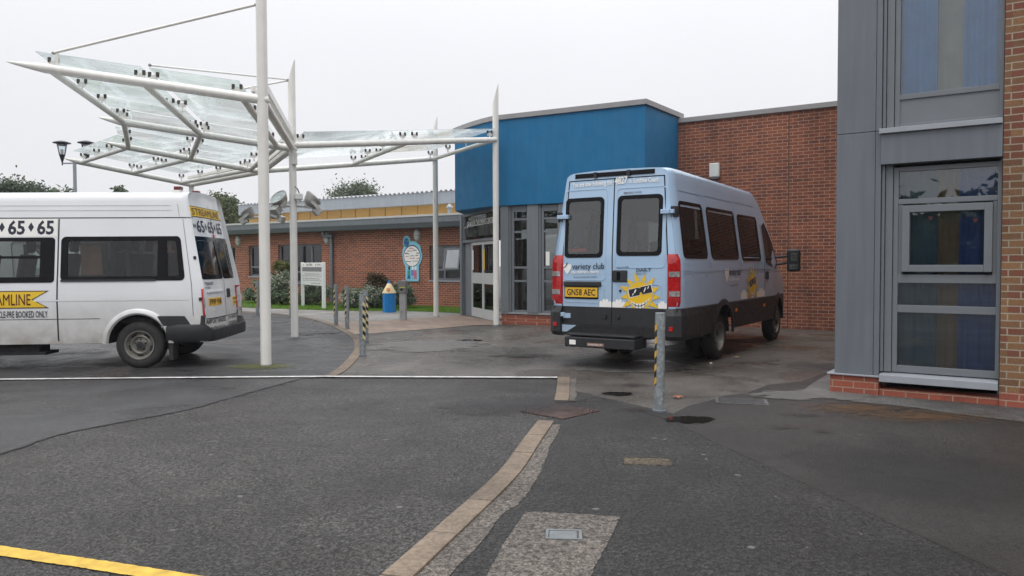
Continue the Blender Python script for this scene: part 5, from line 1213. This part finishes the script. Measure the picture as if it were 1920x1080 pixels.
U.body(xsB, lvB, holes, rhB, (4.32, 5.3), P_blue, bv)
uR = lambda a, b, off=.004: U.side(a, b, off, -1); uL = lambda a, b, off=.004: U.side(a, b, off, 1); rB = lambda a, b, off=.004: U.rear(a, b, off)
for r_ in sidew: U.win(bv, uR, r_, .09, .05, G_bus); U.win(bv, uL, r_, .09, .05, G_bus)
for a, b, zt_, zb2 in ((.15, .79, 2.45, 1.58), (-.73, -.06, 2.45, 1.60)): U.win(bv, rB, (a, b, zb2, zt_), .07, .055, G_busR, name='rear_window')
# front door glass (side)
for fn in (uR, uL): dpoly([(4.30, 1.50), (4.30, 2.16), (4.50, 2.24), (4.72, 2.05), (5.22, 1.52), (5.10, 1.38), (4.8, 1.42)], fn, .006, 'door_window', M_blackg, bv, 3)
wsn = MB(); 
for x in [4.32+.98*i/8 for i in range(9)]:
    pr = U.profile(x, lvB); y = pr[len(lvB)+1][0]; z = pr[len(lvB)+1][1]
    wsn.v += [(x, -y, z), (x, 0, pr[-1][1]), (x, y, z)]
wsn.f = [(3*i+j, 3*i+j+1, 3*i+j+4, 3*i+j+3) for i in range(8) for j in range(2)]; wsn.build('windscreen', G_van, bv)
# black lower cladding along side & rear doors
def skirt(van, x0, x1, ztop, off, sgn, n=70):
    mb = MB(); 
    for i in range(n+1):
        x = x0+(x1-x0)*i/n; zb = van.bottom(x)-.005; top = max(ztop, zb+.07)
        for z, o in ((zb, 0), (zb, off), (zb+(top-zb)*.5, off), (top-.015, off), (top, 0)): mb.v.append(tuple(van.side(x, z, o, sgn)))
    mb.f = [(5*i+j, 5*i+j+1, 5*i+j+6, 5*i+j+5) for i in range(n) for j in range(4)]; return mb
for sg in (1, -1): skirt(U, .0, 6.0, .885, .014, sg, 110).build('side_cladding', M_black, bv, smooth=40)
for cx, r0 in ((1.84, .46), (5.35, .44)):
    ar = MB(); n = 24; b = 0
    for k in range(n+1):
        a = math.pi*k/n
        for r_, of_ in ((r0-.005, .0), (r0-.005, .035), (r0+.05, .03), (r0+.085, .012)): ar.v.append(tuple(U.side(cx+r_*math.cos(a), .40+r_*math.sin(a), of_, -1)))
    ar.f += [(b+4*k+j, b+4*k+j+1, b+4*k+j+5, b+4*k+j+4) for k in range(n) for j in range(3)]
    ar.build('wheel_arch', M_black, bv, smooth=50)
rcB = lambda y0, y1, z0, z1, o, n=10: MB().add([U.rear(y0+(y1-y0)*i/n, z, o) for z in (z0, z1) for i in range(n+1)]+[U.rear(y0+(y1-y0)*i/n, z, -.01) for z in (z0, z1) for i in range(n+1)], [(i, i+1, n+2+i, n+1+i) for i in range(n)]+[(i, i+1, 2*n+3+i, 2*n+2+i) for i in range(n)]+[(n+1+i, n+2+i, 3*n+4+i, 3*n+3+i) for i in range(n)]+[(0, n+1, 3*n+3, 2*n+2), (n, 2*n+1, 4*n+3, 3*n+2)])
rcB(.80, .008, .62, .872, .012).build('door_cladding', M_black, bv, smooth=40); rcB(-.008, -.80, .62, .872, .012).build('door_cladding', M_black, bv, smooth=40)
for y in (.82, -.82): U.seam([(y, .62), (y, 1.5), (y*.9, 2.70)], rB, .016).build('door_seam', M_blackg, bv)
U.seam([(0.0, .62), (0.0, 2.70)], rB, .016).build('door_seam', M_under, bv); U.seam([(.745, 2.70), (-.745, 2.70)], rB, .014).build('door_seam', M_blackg, bv)
# pressings on the doors
def pressing(y0, y1, z0, z1): 
    ring_mesh(rrect(y0, y1, z0, z1, .06), rrect(y0+.012, y1-.012, z0+.012, z1-.012, .05), U.rear, .006, 0).build('pressing', P_blue, bv)
pressing(.10, .80, 1.25, 2.57); pressing(-.78, -.04, 1.43, 2.56); pressing(-.74, -.07, .93, 1.21); pressing(.12, .80, .93, 1.21)
rcB(.64, -.60, 2.735, 2.80, .012).build('roof_vent', M_blackg, bv, bevel=.004)
fr2 = MB()
for y in (.3, -.22): fr2.box(-.03, .0, y-.025, y+.025, 2.73, 2.805, Matrix.Translation((U.rear(y, 2.7).x, 0, 0)))
fr2.build('vent_divider', M_black, bv)
# corner bumpers and lower valance
for sg in (1, -1):
    mb = MB(); pts = [(.95, 1.03), (.16, 1.045), (.03, 1.02), (-.04, .94), (-.05, .815), (.1, .80)]; ptsb = [(.95, 1.015), (.16, 1.02), (.05, .99), (.0, .90), (-.01, .80), (.1, .80)]
    n_ = len(pts); zz = [(.44, ptsb), (.50, pts), (.78, pts), (.875, ptsb)]
    for z, p_ in zz: mb.v += [(x, sg*y, z) for x, y in p_]
    mb.f = [(j*n_+i, j*n_+(i+1) % n_, (j+1)*n_+(i+1) % n_, (j+1)*n_+i) for j in range(3) for i in range(n_)]+[tuple(range(n_-1, -1, -1)), tuple(range(3*n_, 4*n_))]
    c = mb.build('corner_bumper', M_black, bv, bevel=.012); MB().box(-.062, -.045, -.03, .03, .575, .635, Matrix.Translation((.005, sg*.90, 0))).build('reflector', M_red, c, bevel=.004)
MB().box(-.012, .15, -.81, .81, .455, .618).build('valance', M_under, bv, bevel=.012); MB().add([(-.016, y, z) for y, z in ((.80, .60), (.80, .50), (.72, .50), (.56, .60))]+[(-.004, y, z) for y, z in ((.80, .60), (.80, .50), (.72, .50), (.56, .60))], [(0, 1, 2, 3), (7, 6, 5, 4), (0, 4, 5, 1), (1, 5, 6, 2), (2, 6, 7, 3), (3, 7, 4, 0)]).build('valance_corner', P_blue, bv)
MB().box(-.02, .05, .66, .78, .70, .77).build('badge_plate', P_blue, bv)
for y, z in ((.86, .75), (-.86, .75), (.87, 2.18), (-.84, 2.20)):
    sg = 1 if y > 0 else -1; p = U.rear(sg*min(abs(y), U.W(0, z)-.02), z)
    h = MB().box(-.075, -.01, -.10, .03, -.03, .03, Matrix.Translation((p.x, p.y, z)) @ Matrix.Scale(sg, 4, (0, 1, 0))).box(-.06, .05, .03, .085, -.028, .028, Matrix.Translation((p.x, p.y, z)) @ Matrix.Scale(sg, 4, (0, 1, 0))).build('hinge', P_blue, bv, bevel=.006)
    if z > 1: MB().box(-.03, .09, .02, .10, -.075, .075, Matrix.Translation((p.x+.02, p.y, z)) @ Matrix.Scale(sg, 4, (0, 1, 0))).build('hinge_cover', M_black, h, bevel=.01)
for y in (.10, -.10): MB().tube((U.rear(y, .74).x-.012, y, .74), (U.rear(y, .74).x-.04, y, .74), .032, .028).build('rubber_stop', M_black, bv, smooth=40)
for sg in (1, -1): taillamp(U, bv, .90, 1.62, .125, sg, ((.20, .30), (.57, .67)), .05, out=.03)
# step / lift box under the doors
sb_ = MB().box(-.30, .12, -.48, .60, .315, .455).build('lift_step', M_black, bv, bevel=.012); MB().box(-.25, .10, -.46, .60, .47, .50).build('tread', M_black, sb_, bevel=.01)
MB().box(-.305, -.30, .42, .52, .35, .415).build('warning_sticker', M_wht, sb_); q = MB().box(-.305, -.30, -.02, .24, .34, .385).build('maker_plate', plain('plate_brown', (0.25, 0.14, 0.10), .4), sb_); tx = MB(); put_text(tx, 'PASSENGER LIFT', (.22, .353), (0, .353), .02, lambda a, b: (-.307, a, b)); tx.build('lettering', M_wht, q)
MB().box(.15, 5.9, -.85, .85, .60, .72).box(.2, 1.2, -.5, .5, .42, .62).build('underbody', M_under, bv); MB().tube((.3, .2, .38), (5.3, .1, .42), .05).tube((1.84, -.8, .36), (1.84, .8, .36), .09).build('axle', M_under, bv)
ww = MB()
for cx, rr_ in ((1.84, .47), (5.35, .45)):
    for sg in (1, -1):
        ww = MB(); b = 0
        for k in range(17):
            a = math.pi*k/16; ww.v += [(cx+rr_*math.cos(a), sg*.45, .40+rr_*math.sin(a)), (cx+rr_*math.cos(a), sg*.96, .40+rr_*math.sin(a))]
        ww.f += [(b+2*k, b+2*k+1, b+2*k+3, b+2*k+2) for k in range(16)]
        ww.build('wheel_well', M_under, bv)
for sg in (1, -1):
    wheel(bv, 1.84, sg*.865, .355, .19, .215, sg, .085); wheel(bv, 1.84, sg*.62, .355, .19, .215, sg, .02); wheel(bv, 5.35, sg*.84, .355, .20, .215, sg, -.005)
for x in (1.3, 2.2, 3.1): 
    for y in (.55, -.5): seatbox(bv, x, y, .72, M_seat)
for y in (.5, -.5): seatbox(bv, 4.3, y, .85, M_seat)
MB().box(.3, 3.9, -.70, .70, 2.60, 2.63).build('headlining', M_inner, bv)
MB().box(-.02, .02, .02, .06, 1.62, 1.82, Matrix.Translation((1.5, .25, 0))).build('grab_rail', M_seatg, bv)
# handle
rcB(-.012, -.235, 1.235, 1.40, .02).build('handle', M_black, bv, bevel=.012); rcB(-.08, -.13, 1.26, 1.375, .026).build('handle_pull', M_blackg, bv)
rcB(.79, .17, 1.165, 1.235, .03).build('plate_hood', M_black, bv, bevel=.012)
pl_ = rcB(.775, .215, .985, 1.16, .010).build('plate_surround', M_blackg, bv); q = rcB(.765, .225, 1.01, 1.15, .013).build('number_plate', M_plate, pl_); tx = MB(); put_text(tx, 'GN58 AEC', (.73, 1.035), (.26, 1.035), .088, lambda a, b: U.rear(a, b, .015), .016); tx.build('lettering', M_ink, pl_)
MB().tube((U.rear(-.13, 1.11).x-.002, -.13, 1.11), (U.rear(-.13, 1.11).x-.012, -.13, 1.11), .018).build('lock', M_ink, bv, smooth=40)
f_ = lambda a, b: U.rear(a, b, .011)
def by(px, py): return fB.yz(px, py)
def rtext(s, pa, pb, h, bold=.01, mb=None):
    a = by(*pa); b = by(*pb); mb = mb or MB(); put_text(mb, s, (a[0], a[1]), (b[0], b[1]), h, f_, bold); return mb
tx = rtext('You are now following the', (1068, 351), (1143, 345), .07, .02); rtext('4827', (1148, 345), (1172, 342), .095, .03, tx); rtext('th', (1174, 342), (1180, 342), .05, .02, tx); rtext('Sunshine Coach', (1183, 342), (1230, 339), .065, .02, tx); tx.build('white_lettering', M_wht, bv)
tx = rtext('EMERGENCY DOOR', (1166, 363), (1199, 361), .025, .01); tx.build('door_lettering', M_maroon, bv)
tx = rtext('variety club', (1072, 505), (1133, 504), .085, .006); rtext('www.varietyclub.org.uk', (1075, 521), (1119, 520), .024, 0, tx); rtext('PULL TO OPEN', (1157, 503), (1179, 502), .02, .01, tx); tx.build('dark_lettering', M_ink, bv)
tx = rtext("the children's charity", (1071, 513), (1123, 512), .045, .02); tx.build('white_lettering', M_wht, bv)
tx = rtext('DAILY', (1193, 510), (1221, 508), .045, .02); rtext('50C17', (1193, 515), (1211, 514), .02, .01, tx); tx.build('model_badge', plain('badge_dark', (0.05, 0.07, 0.10), .3), bv)
def heart(cy, cz, s, fn, off, name, mat, par, col2=None):
    pts = [(0, -.55), (-.25, -.3), (-.5, .05), (-.5, .35), (-.3, .5), (-.08, .42), (0, .25), (.1, .42), (.3, .5), (.48, .35), (.45, 0), (.2, -.32)]
    mb = MB(); mb.poly([fn(cy+p*s, cz+q_*s, off) for p, q_ in pts]); return mb.build(name, mat, par)
a = by(1062, 504); h_ = heart(a[0], a[1], .15, U.rear, .007, 'heart_emblem', M_wht, bv); 
mb = MB(); mb.add([U.rear(a[0]+p, a[1]+q_, .009) for p, q_ in ((.08, .0), (.02, .03), (-.01, .09), (.0, .095), (.03, .04), (.085, .01))], [(0, 1, 2, 3, 4, 5)]); mb.build('heart_line', M_ink, h_)
# smiling sun emblem with sunglasses, drawn on the right door and again along the side
def sun_emblem(cy, cz, R0, fn, sgn, par, zmin, o):
    T_ = lambda p, q_, off: fn(cy+sgn*p, max(zmin, cz+q_), off)
    mb = MB(); n = 13
    for k in range(n):
        a = 2*math.pi*(k+.5)/n+.1; L_ = R0*(1.62 if k % 2 else 1.45); wd_ = .20
        pts = [(R0*.98*math.cos(a-wd_), R0*.98*math.sin(a-wd_)), (L_*math.cos(a+.04), L_*math.sin(a+.04)), (R0*.98*math.cos(a+wd_), R0*.98*math.sin(a+wd_))]
        if min(q_ for p, q_ in pts) < zmin-cz-.04: pts = [(p, max(q_, zmin-cz)) for p, q_ in pts]
        mb.poly([T_(p, q_, o) for p, q_ in pts])
    mb.poly([T_(R0*.90*math.cos(2*math.pi*k/40), R0*.90*math.sin(2*math.pi*k/40), o+.001) for k in range(40)])
    e = mb.build('sun_emblem', M_sun, par)
    mb = MB()
    for k in range(40):
        a0, a1 = 2*math.pi*k/40, 2*math.pi*(k+1)/40
        mb.poly([T_(r_*math.cos(a_), r_*math.sin(a_), o+.0005) for r_, a_ in ((R0*.91, a0), (R0*.95, a0), (R0*.95, a1), (R0*.91, a1))])
    mb.build('halo', plain('halo_grey', (0.45, 0.55, 0.5), .4), e)
    c, s_ = math.cos(.22), math.sin(.22); rt = lambda p, q_: (p*c-q_*s_, p*s_+q_*c+.30*R0)
    mb = MB(); gl_ = [(-.82, -.30), (-.10, -.30), (-.02, -.12), (.08, -.12), (.14, -.30), (.84, -.30), (.84, .22), (.10, .22), (.02, .14), (-.06, .22), (-.82, .22)]
    gl_ = [rt(p*R0, q_*R0) for p, q_ in gl_]; ctr = (sum(p for p, q in gl_)/11, sum(q for p, q in gl_)/11)
    mb.poly([T_(ctr[0]+(p-ctr[0])*1.05, ctr[1]+(q_-ctr[1])*1.12, o+.002) for p, q_ in gl_]); mb.build('glasses_rim', M_wht, e)
    mb = MB(); mb.poly([T_(p, q_, o+.003) for p, q_ in gl_]); mb.build('sunglasses', M_ink, e)
    mb = MB()
    for cx, cz_, a_, b_ in ((-.35, .02, .06, .12), (.35, -.02, .05, .16), (.62, .08, .04, .10), (-.55, -.15, .04, .08)):
        mb.poly([T_(*rt((cx+a_*math.cos(w_)+b_*.6*math.sin(w_))*R0, (cz_+b_*math.sin(w_))*R0), o+.004) for w_ in [2*math.pi*k/12 for k in range(12)]])
    mb.build('glint', M_wht, e)
    mb = MB(); up = []; dn = []
    for k in range(13):
        q_ = -1+2*k/12; up.append((q_*.68*R0+.02*R0, (-.30-.28*(1-q_*q_)+.12*q_)*R0)); dn.append((q_*.68*R0+.02*R0, (-.30-.62*(1-q_*q_)**.8+.12*q_)*R0))
    mb.add([T_(p, q_, o+.003) for p, q_ in up+dn], [(k, k+1, 14+k, 13+k) for k in range(12)]); mb.build('grin', M_wht, e)
    mb = MB(); mid = [((a_[0]+b_[0])/2, (a_[1]+b_[1])/2) for a_, b_ in zip(up, dn)]
    for k in range(1, 11): mb.add([T_(mid[k][0], mid[k][1]+.006, o+.004), T_(mid[k+1][0], mid[k+1][1]+.006, o+.004), T_(mid[k+1][0], mid[k+1][1]-.006, o+.004), T_(mid[k][0], mid[k][1]-.006, o+.004)], [(0, 1, 2, 3)])
    for k in (3, 5, 7, 9): x, z = mid[k]; mb.add([T_(x-.004, z+.03, o+.004), T_(x+.004, z+.03, o+.004), T_(x+.004, z-.03, o+.004), T_(x-.004, z-.03, o+.004)], [(0, 1, 2, 3)])
    mb.build('teeth_line', M_ink, e)
def cloudpts(x0, x1, z0, h, n):
    pts = [(x0, z0)]
    for k in range(n):
        a, b = x0+(x1-x0)*k/n, x0+(x1-x0)*(k+1)/n; hh = h*math.sin(math.pi*(k+.7)/(n+.4))**.6
        for j in range(5): w_ = math.pi*j/4; pts.append((a+(b-a)*(.5-.5*math.cos(w_)), z0+hh*.75+h*.25*math.sin(w_)))
    pts.append((x1, z0)); return pts
a = by(1200, 553); sun_emblem(a[0], a[1]+.0, .205, U.rear, -1, bv, .874, .008)
for pa, pb, h_ in ((1124, 1146.5, .12), (1148, 1172, .12), (1233, 1249, .11)):
    y0, y1 = by(pa, 578)[0], by(pb, 578)[0]; mb = MB(); mb.poly([U.rear(p, q_, .007) for p, q_ in cloudpts(y0, y1, .875, h_, 4)]); mb.build('cloud_decal', M_wht, bv)
# side graphics
sun_emblem(3.42, 1.11, .23, uR, 1, bv, .90, .008)
for x0, x1 in ((2.75, 3.12), (3.72, 4.22)): mb = MB(); mb.poly([uR(p, q_, .005) for p, q_ in cloudpts(x0, x1, .895, .16, 4)]); mb.build('cloud_decal', M_wht, bv)
h_ = heart(2.02, 1.31, .22, uR, .005, 'heart_emblem', M_wht, bv)
tx = MB(); g_ = lambda a, b: uR(a, b, .006); put_text(tx, 'variety club', (2.12, 1.30), (2.75, 1.30), .11, g_, .008); put_text(tx, 'www.varietyclub.org.uk', (2.15, 1.13), (2.62, 1.13), .03, g_, 0); tx.build('side_lettering', M_ink, bv)
tx = MB(); put_text(tx, "the children's charity", (2.12, 1.215), (2.68, 1.215), .05, g_, .02); tx.build('side_lettering', M_wht, bv)
U.seam([(4.22, .60), (4.22, 1.5), (4.24, 2.2)], uR, .014).build('door_seam', M_blackg, bv); U.seam([(.12, 1.37), (4.2, 1.40), (5.2, 1.36)], lambda a, b, o: uR(a, b, .006), .018).build('body_line', P_blue, bv)
U.seam([(.12, 1.383), (5.2, 1.373)], uR, .006).build('body_line', plain('line_dark_blue', (0.12, 0.19, 0.27), .5), bv)  # thin dark blue line, same colour as the gutter lines
for a, b in ((.25, 1.15), (1.35, 2.7), (2.88, 3.95)): U.seam([(a, 2.50), (b, 2.49)], uR, .010).build('gutter_line', plain('line_dark_blue', (0.12, 0.19, 0.27), .5), bv)
for x in (1.25, 2.78): U.seam([(x, 1.45), (x, 2.55)], lambda a, b, o: uR(a, b, .006), .05).build('pillar_pressing', P_blue, bv)
mb = MB(); [mb.add([uR(x_, z_, o_) for o_ in (.02,) for x_, z_ in ((4.28, 1.20), (4.44, 1.20), (4.44, 1.34), (4.28, 1.34))], [(0, 1, 2, 3)])]; mb.build('door_handle', M_black, bv, solid=.02)
for x in (.62, 2.48, 4.15): p = uR(x, .74, .014); MB().box(-.035, .035, -.012, .004, -.025, .025, Matrix.Translation(p)).build('side_marker', M_amber, bv, bevel=.004)
# mirror
p = U.side(5.05, 1.60, 0, -1)
mr2 = MB().tube(p, p+Vector((.05, -.22, .02)), .022).tube(p+Vector((0, 0, -.14)), p+Vector((.05, -.22, -.10)), .022).build('mirror', M_black, bv, smooth=40)
Tm = Matrix.Translation(p+Vector((.06, -.33, -.05))) @ Matrix.Rotation(rad(8), 4, 'Z'); MB().box(-.05, .08, -.12, .12, -.22, .20, Tm).build('mirror_housing', M_black, mr2, bevel=.035)
M_mir = plain('mirror_glass', (0.8, 0.8, 0.8), .02, 1.0, var=0)
MB().box(-.054, -.051, -.07, .05, -.02, .13, Tm).box(-.054, -.051, -.08, .07, -.18, -.09, Tm).build('mirror_glass', M_mir, mr2)
rr_s = rcB(.71, .42, 1.67, 1.72, -.03); rr_s.build('rear_shelf_sign', plain('sticker_red', (0.5, 0.05, 0.05), .5), bv)

# ================================================================== HAZE
t = NT('light_haze'); pv = t.n('ShaderNodePrincipledVolume'[10:]) if False else t.n('VolumePrincipled'); pv.inputs['Color'].default_value = (0.93, 0.94, 1, 1); pv.inputs['Density'].default_value = 0.0006; pv.inputs['Anisotropy'].default_value = .2
t.L(pv.outputs[0], t.out.inputs['Volume']); t.m.volume_intersection_method if hasattr(t.m, 'volume_intersection_method') else None
HZ = MB().box(-401, 401, -301, 401, -1, 14).build('haze', t.m); tag(HZ, 'thin grey overcast haze that pales the far trees and roofs', 'haze', kind='stuff')
# ================================================================== LANTERNS AND TREES
c = D(141, 360, 29); c.z = 0
lp = thing('lamp_post', 'twin headed lantern lamp post rising behind the white minibus', 'lamp post', c, rad(0))
zt_ = D(141, 306, 29).z
MB().tube((0, 0, 0), (0, 0, zt_+.1), .075, .06, n=16).build('pole', M_fasc, lp, smooth=40); MB().box(-.48, .48, -.02, .02, zt_-.03, zt_+.02).box(-.02, .02, -.02, .02, zt_-.15, zt_).build('cross_arm', M_fasc, lp)
for s in (-1, 1):
    T = Matrix.Translation((s*.46, 0, zt_)); ln = MB().lathe([(.02, -.08), (.03, .05), (.11, .32)], 18, T).build('lantern', M_ink, lp, smooth=40)
    MB().lathe([(.11, .32), (.175, .68), (.17, .70)], 18, T).build('lantern_glass', G_win, ln, smooth=40); MB().lathe([(.05, .32), (.05, .50), (.03, .52)], 12, T).build('lamp_bulb', M_wht, ln, smooth=40)
    MB().lathe([(.17, .66), (.18, .72), (.31, .745), (.31, .765), (.12, .83), (.02, .84)], 18, T).build('lantern_hood', M_ink, ln, smooth=30)
def foliage(mb, c, R, n, leaf, r, clumps=26, squash=1.0, spread=.22):
    cl_ = []
    for k in range(clumps):
        a = r.uniform(0, 6.283); u = r.uniform(-.75, 1); q = math.sqrt(max(0, 1-u*u)); k2 = r.uniform(.55, 1.0); cl_.append((Vector((c[0]+R[0]*q*math.cos(a)*k2, c[1]+R[1]*q*math.sin(a)*k2, c[2]+R[2]*u*k2)), r.uniform(.6, 1.4)))
    for k in range(n):
        p0, sc = cl_[r.randrange(len(cl_))]; s_ = spread*sc*(R[0]+R[2])/2*1.3
        p = p0+Vector((r.gauss(0, s_*.5), r.gauss(0, s_*.5), r.gauss(0, s_*.42)))
        L_ = leaf*r.uniform(.6, 1.3); d = Vector((r.uniform(-1, 1), r.uniform(-1, 1), r.uniform(-.8, .8))).normalized(); e = d.cross(Vector((r.uniform(-1, 1), r.uniform(-1, 1), r.uniform(-1, 1)))).normalized()
        mb.add([p-d*L_, p+e*L_*.45, p+d*L_, p-e*L_*.45], [(0, 1, 2, 3)])
    return mb
def tree(px, Y, top, wpx, label, mat, seed, leaf=.22, n=9000, clumps=30, group='trees beyond the buildings', squat=1.0, trunk=True):
    r = random.Random(seed); zt_ = D(px, top, Y).z; w_ = wpx/F*Y/2; x = D(px, 490, Y).x; hz = zt_*.40*squat; cz = zt_-hz*.95
    m = thing('tree', label, 'tree', (x, Y, 0), 0, group)
    tk = MB(); tk.tube((0, 0, 0), (r.uniform(-.2, .2), 0, cz*.9), .22, .12, n=10)
    for k in range(6): a = r.uniform(0, 6.28); b = Vector((0, 0, cz*r.uniform(.45, .85))); tk.tube(b, b+Vector((math.cos(a)*w_*.7, math.sin(a)*w_*.7, hz*r.uniform(.4, .9))), .09, .03, n=7)
    tk.build('trunk', M_bark, m); foliage(MB(), (0, 0, cz), (w_*.86, w_*.86, hz*.86), n, leaf, r, clumps).build('crown', mat, m); return m
tree(-40, 44, 322, 230, 'broad mid green tree at the left edge above the white minibus roof', L_green, 1, .11, 44000, 60)
tree(42, 42, 334, 130, 'dark green tree second from the left edge above the minibus roof', L_dark, 2, .11, 26000)
tree(82, 52, 350, 70, 'small feathery tree left of the twin lamp post', L_hazed, 3, .15, 2600, 18)
tree(118, 54, 345, 66, 'sparse young tree around the foot of the twin lamp post', L_hazed, 4, .15, 2000, 16)
tree(233, 60, 345, 64, 'small round tree top showing alone above the middle of the minibus roof', L_hazed, 5, .17, 6000, 18)
tree(340, 58, 352, 40, 'wispy tree peeping out left of the canopy corner post', L_hazed, 8, .15, 1600, 12)
tree(412, 46, 357, 128, 'dense green tree between the white minibus and the canopy posts', L_green, 6, .105, 40000, 44)
tree(460, 50, 372, 60, 'low yellowish tree partly behind the canopy posts', L_olive, 9, .15, 5000, 18)
tree(657, 62, 335, 122, 'rounded grey green tree rising behind the corrugated office roof', L_hazed, 7, .12, 34000, 60)
# trees and hedge behind the photographer, seen only as reflections
for k, (x, y, h, w_) in enumerate(((-78, -40, 7.5, 22), (-60, -52, 6.5, 22), (-40, -60, 7.5, 24), (-20, -64, 6.5, 22), (-92, -24, 8, 22), (0, -66, 7, 22))):
    r = random.Random(40+k); m = thing('tree', 'dark bushy tree reflected in the window glass, %s' % ('far left', 'left', 'centre', 'right', 'outermost left', 'outermost right')[k], 'tree', (x, y, 0), 0, 'trees across the car park behind the viewer')
    MB().tube((0, 0, 0), (0, 0, h*.5), .25, .15).build('trunk', M_bark, m); foliage(MB(), (0, 0, h*.5), (w_*.55, w_*.35, h*.42), 14000, .75, r, 60, spread=.34).build('crown', L_dark, m)
# shrubs by the office wall
def shrub(px, py, wpx, hpx, label, mat, seed, n=2500, leaf=.05, flowers=0, group='shrubs planted along the office wall', dep=.45):
    b = G(px, py); r = random.Random(seed); w_ = wpx/F*b.y/2*1.12; h = hpx/F*b.y*1.06; n = int(n*1.5)
    m = thing('shrub', label, 'shrub', b, AW, group); st = MB()
    for k in range(7): a = r.uniform(0, 6.28); st.tube((0, 0, 0), (math.cos(a)*w_*.5, math.sin(a)*dep*.5, h*.6), .02, .008, n=6)
    st.build('stem', M_bark, m); foliage(MB(), (0, 0, h*.5), (w_*.8, dep*.8, h*.46), n, leaf, r, 30, spread=.24).build('foliage', mat, m)
    if flowers: foliage(MB(), (0, -.05, h*.58), (w_*.85, dep*.9, h*.42), flowers, leaf*.55, r, 30, spread=.24).build('flowers', L_flower, m)
shrub(481, 569, 52, 38, 'low grey green shrub left of the nearest canopy post', L_grey, 11, 2400)
shrub(528, 573, 84, 58, 'large grey green shrub dotted white between the two tall posts', L_grey, 12, 7000, flowers=1500)
shrub(530, 569, 62, 78, 'taller yellow green shrub rising below the wide office window', L_olive, 13, 3600, .06)
shrub(592, 573, 66, 46, 'shrub with white flowers seen between the legs of the direction sign', L_grey, 14, 4200, flowers=300)
shrub(660, 579, 60, 36, 'grey green shrub left of the russet bush', L_grey, 15, 3800, flowers=700)
shrub(698, 580, 50, 42, 'grey green shrub between the bollard pair and the pencil bin', L_grey, 16, 3600, flowers=700)
shrub(709, 575, 46, 66, 'tall russet bush against the brick left of the pencil bin', L_russet, 17, 3800, .055)
shrub(752, 580, 56, 50, 'green flowering shrub behind the grey access post', L_grey, 18, 3400, .055, flowers=300)
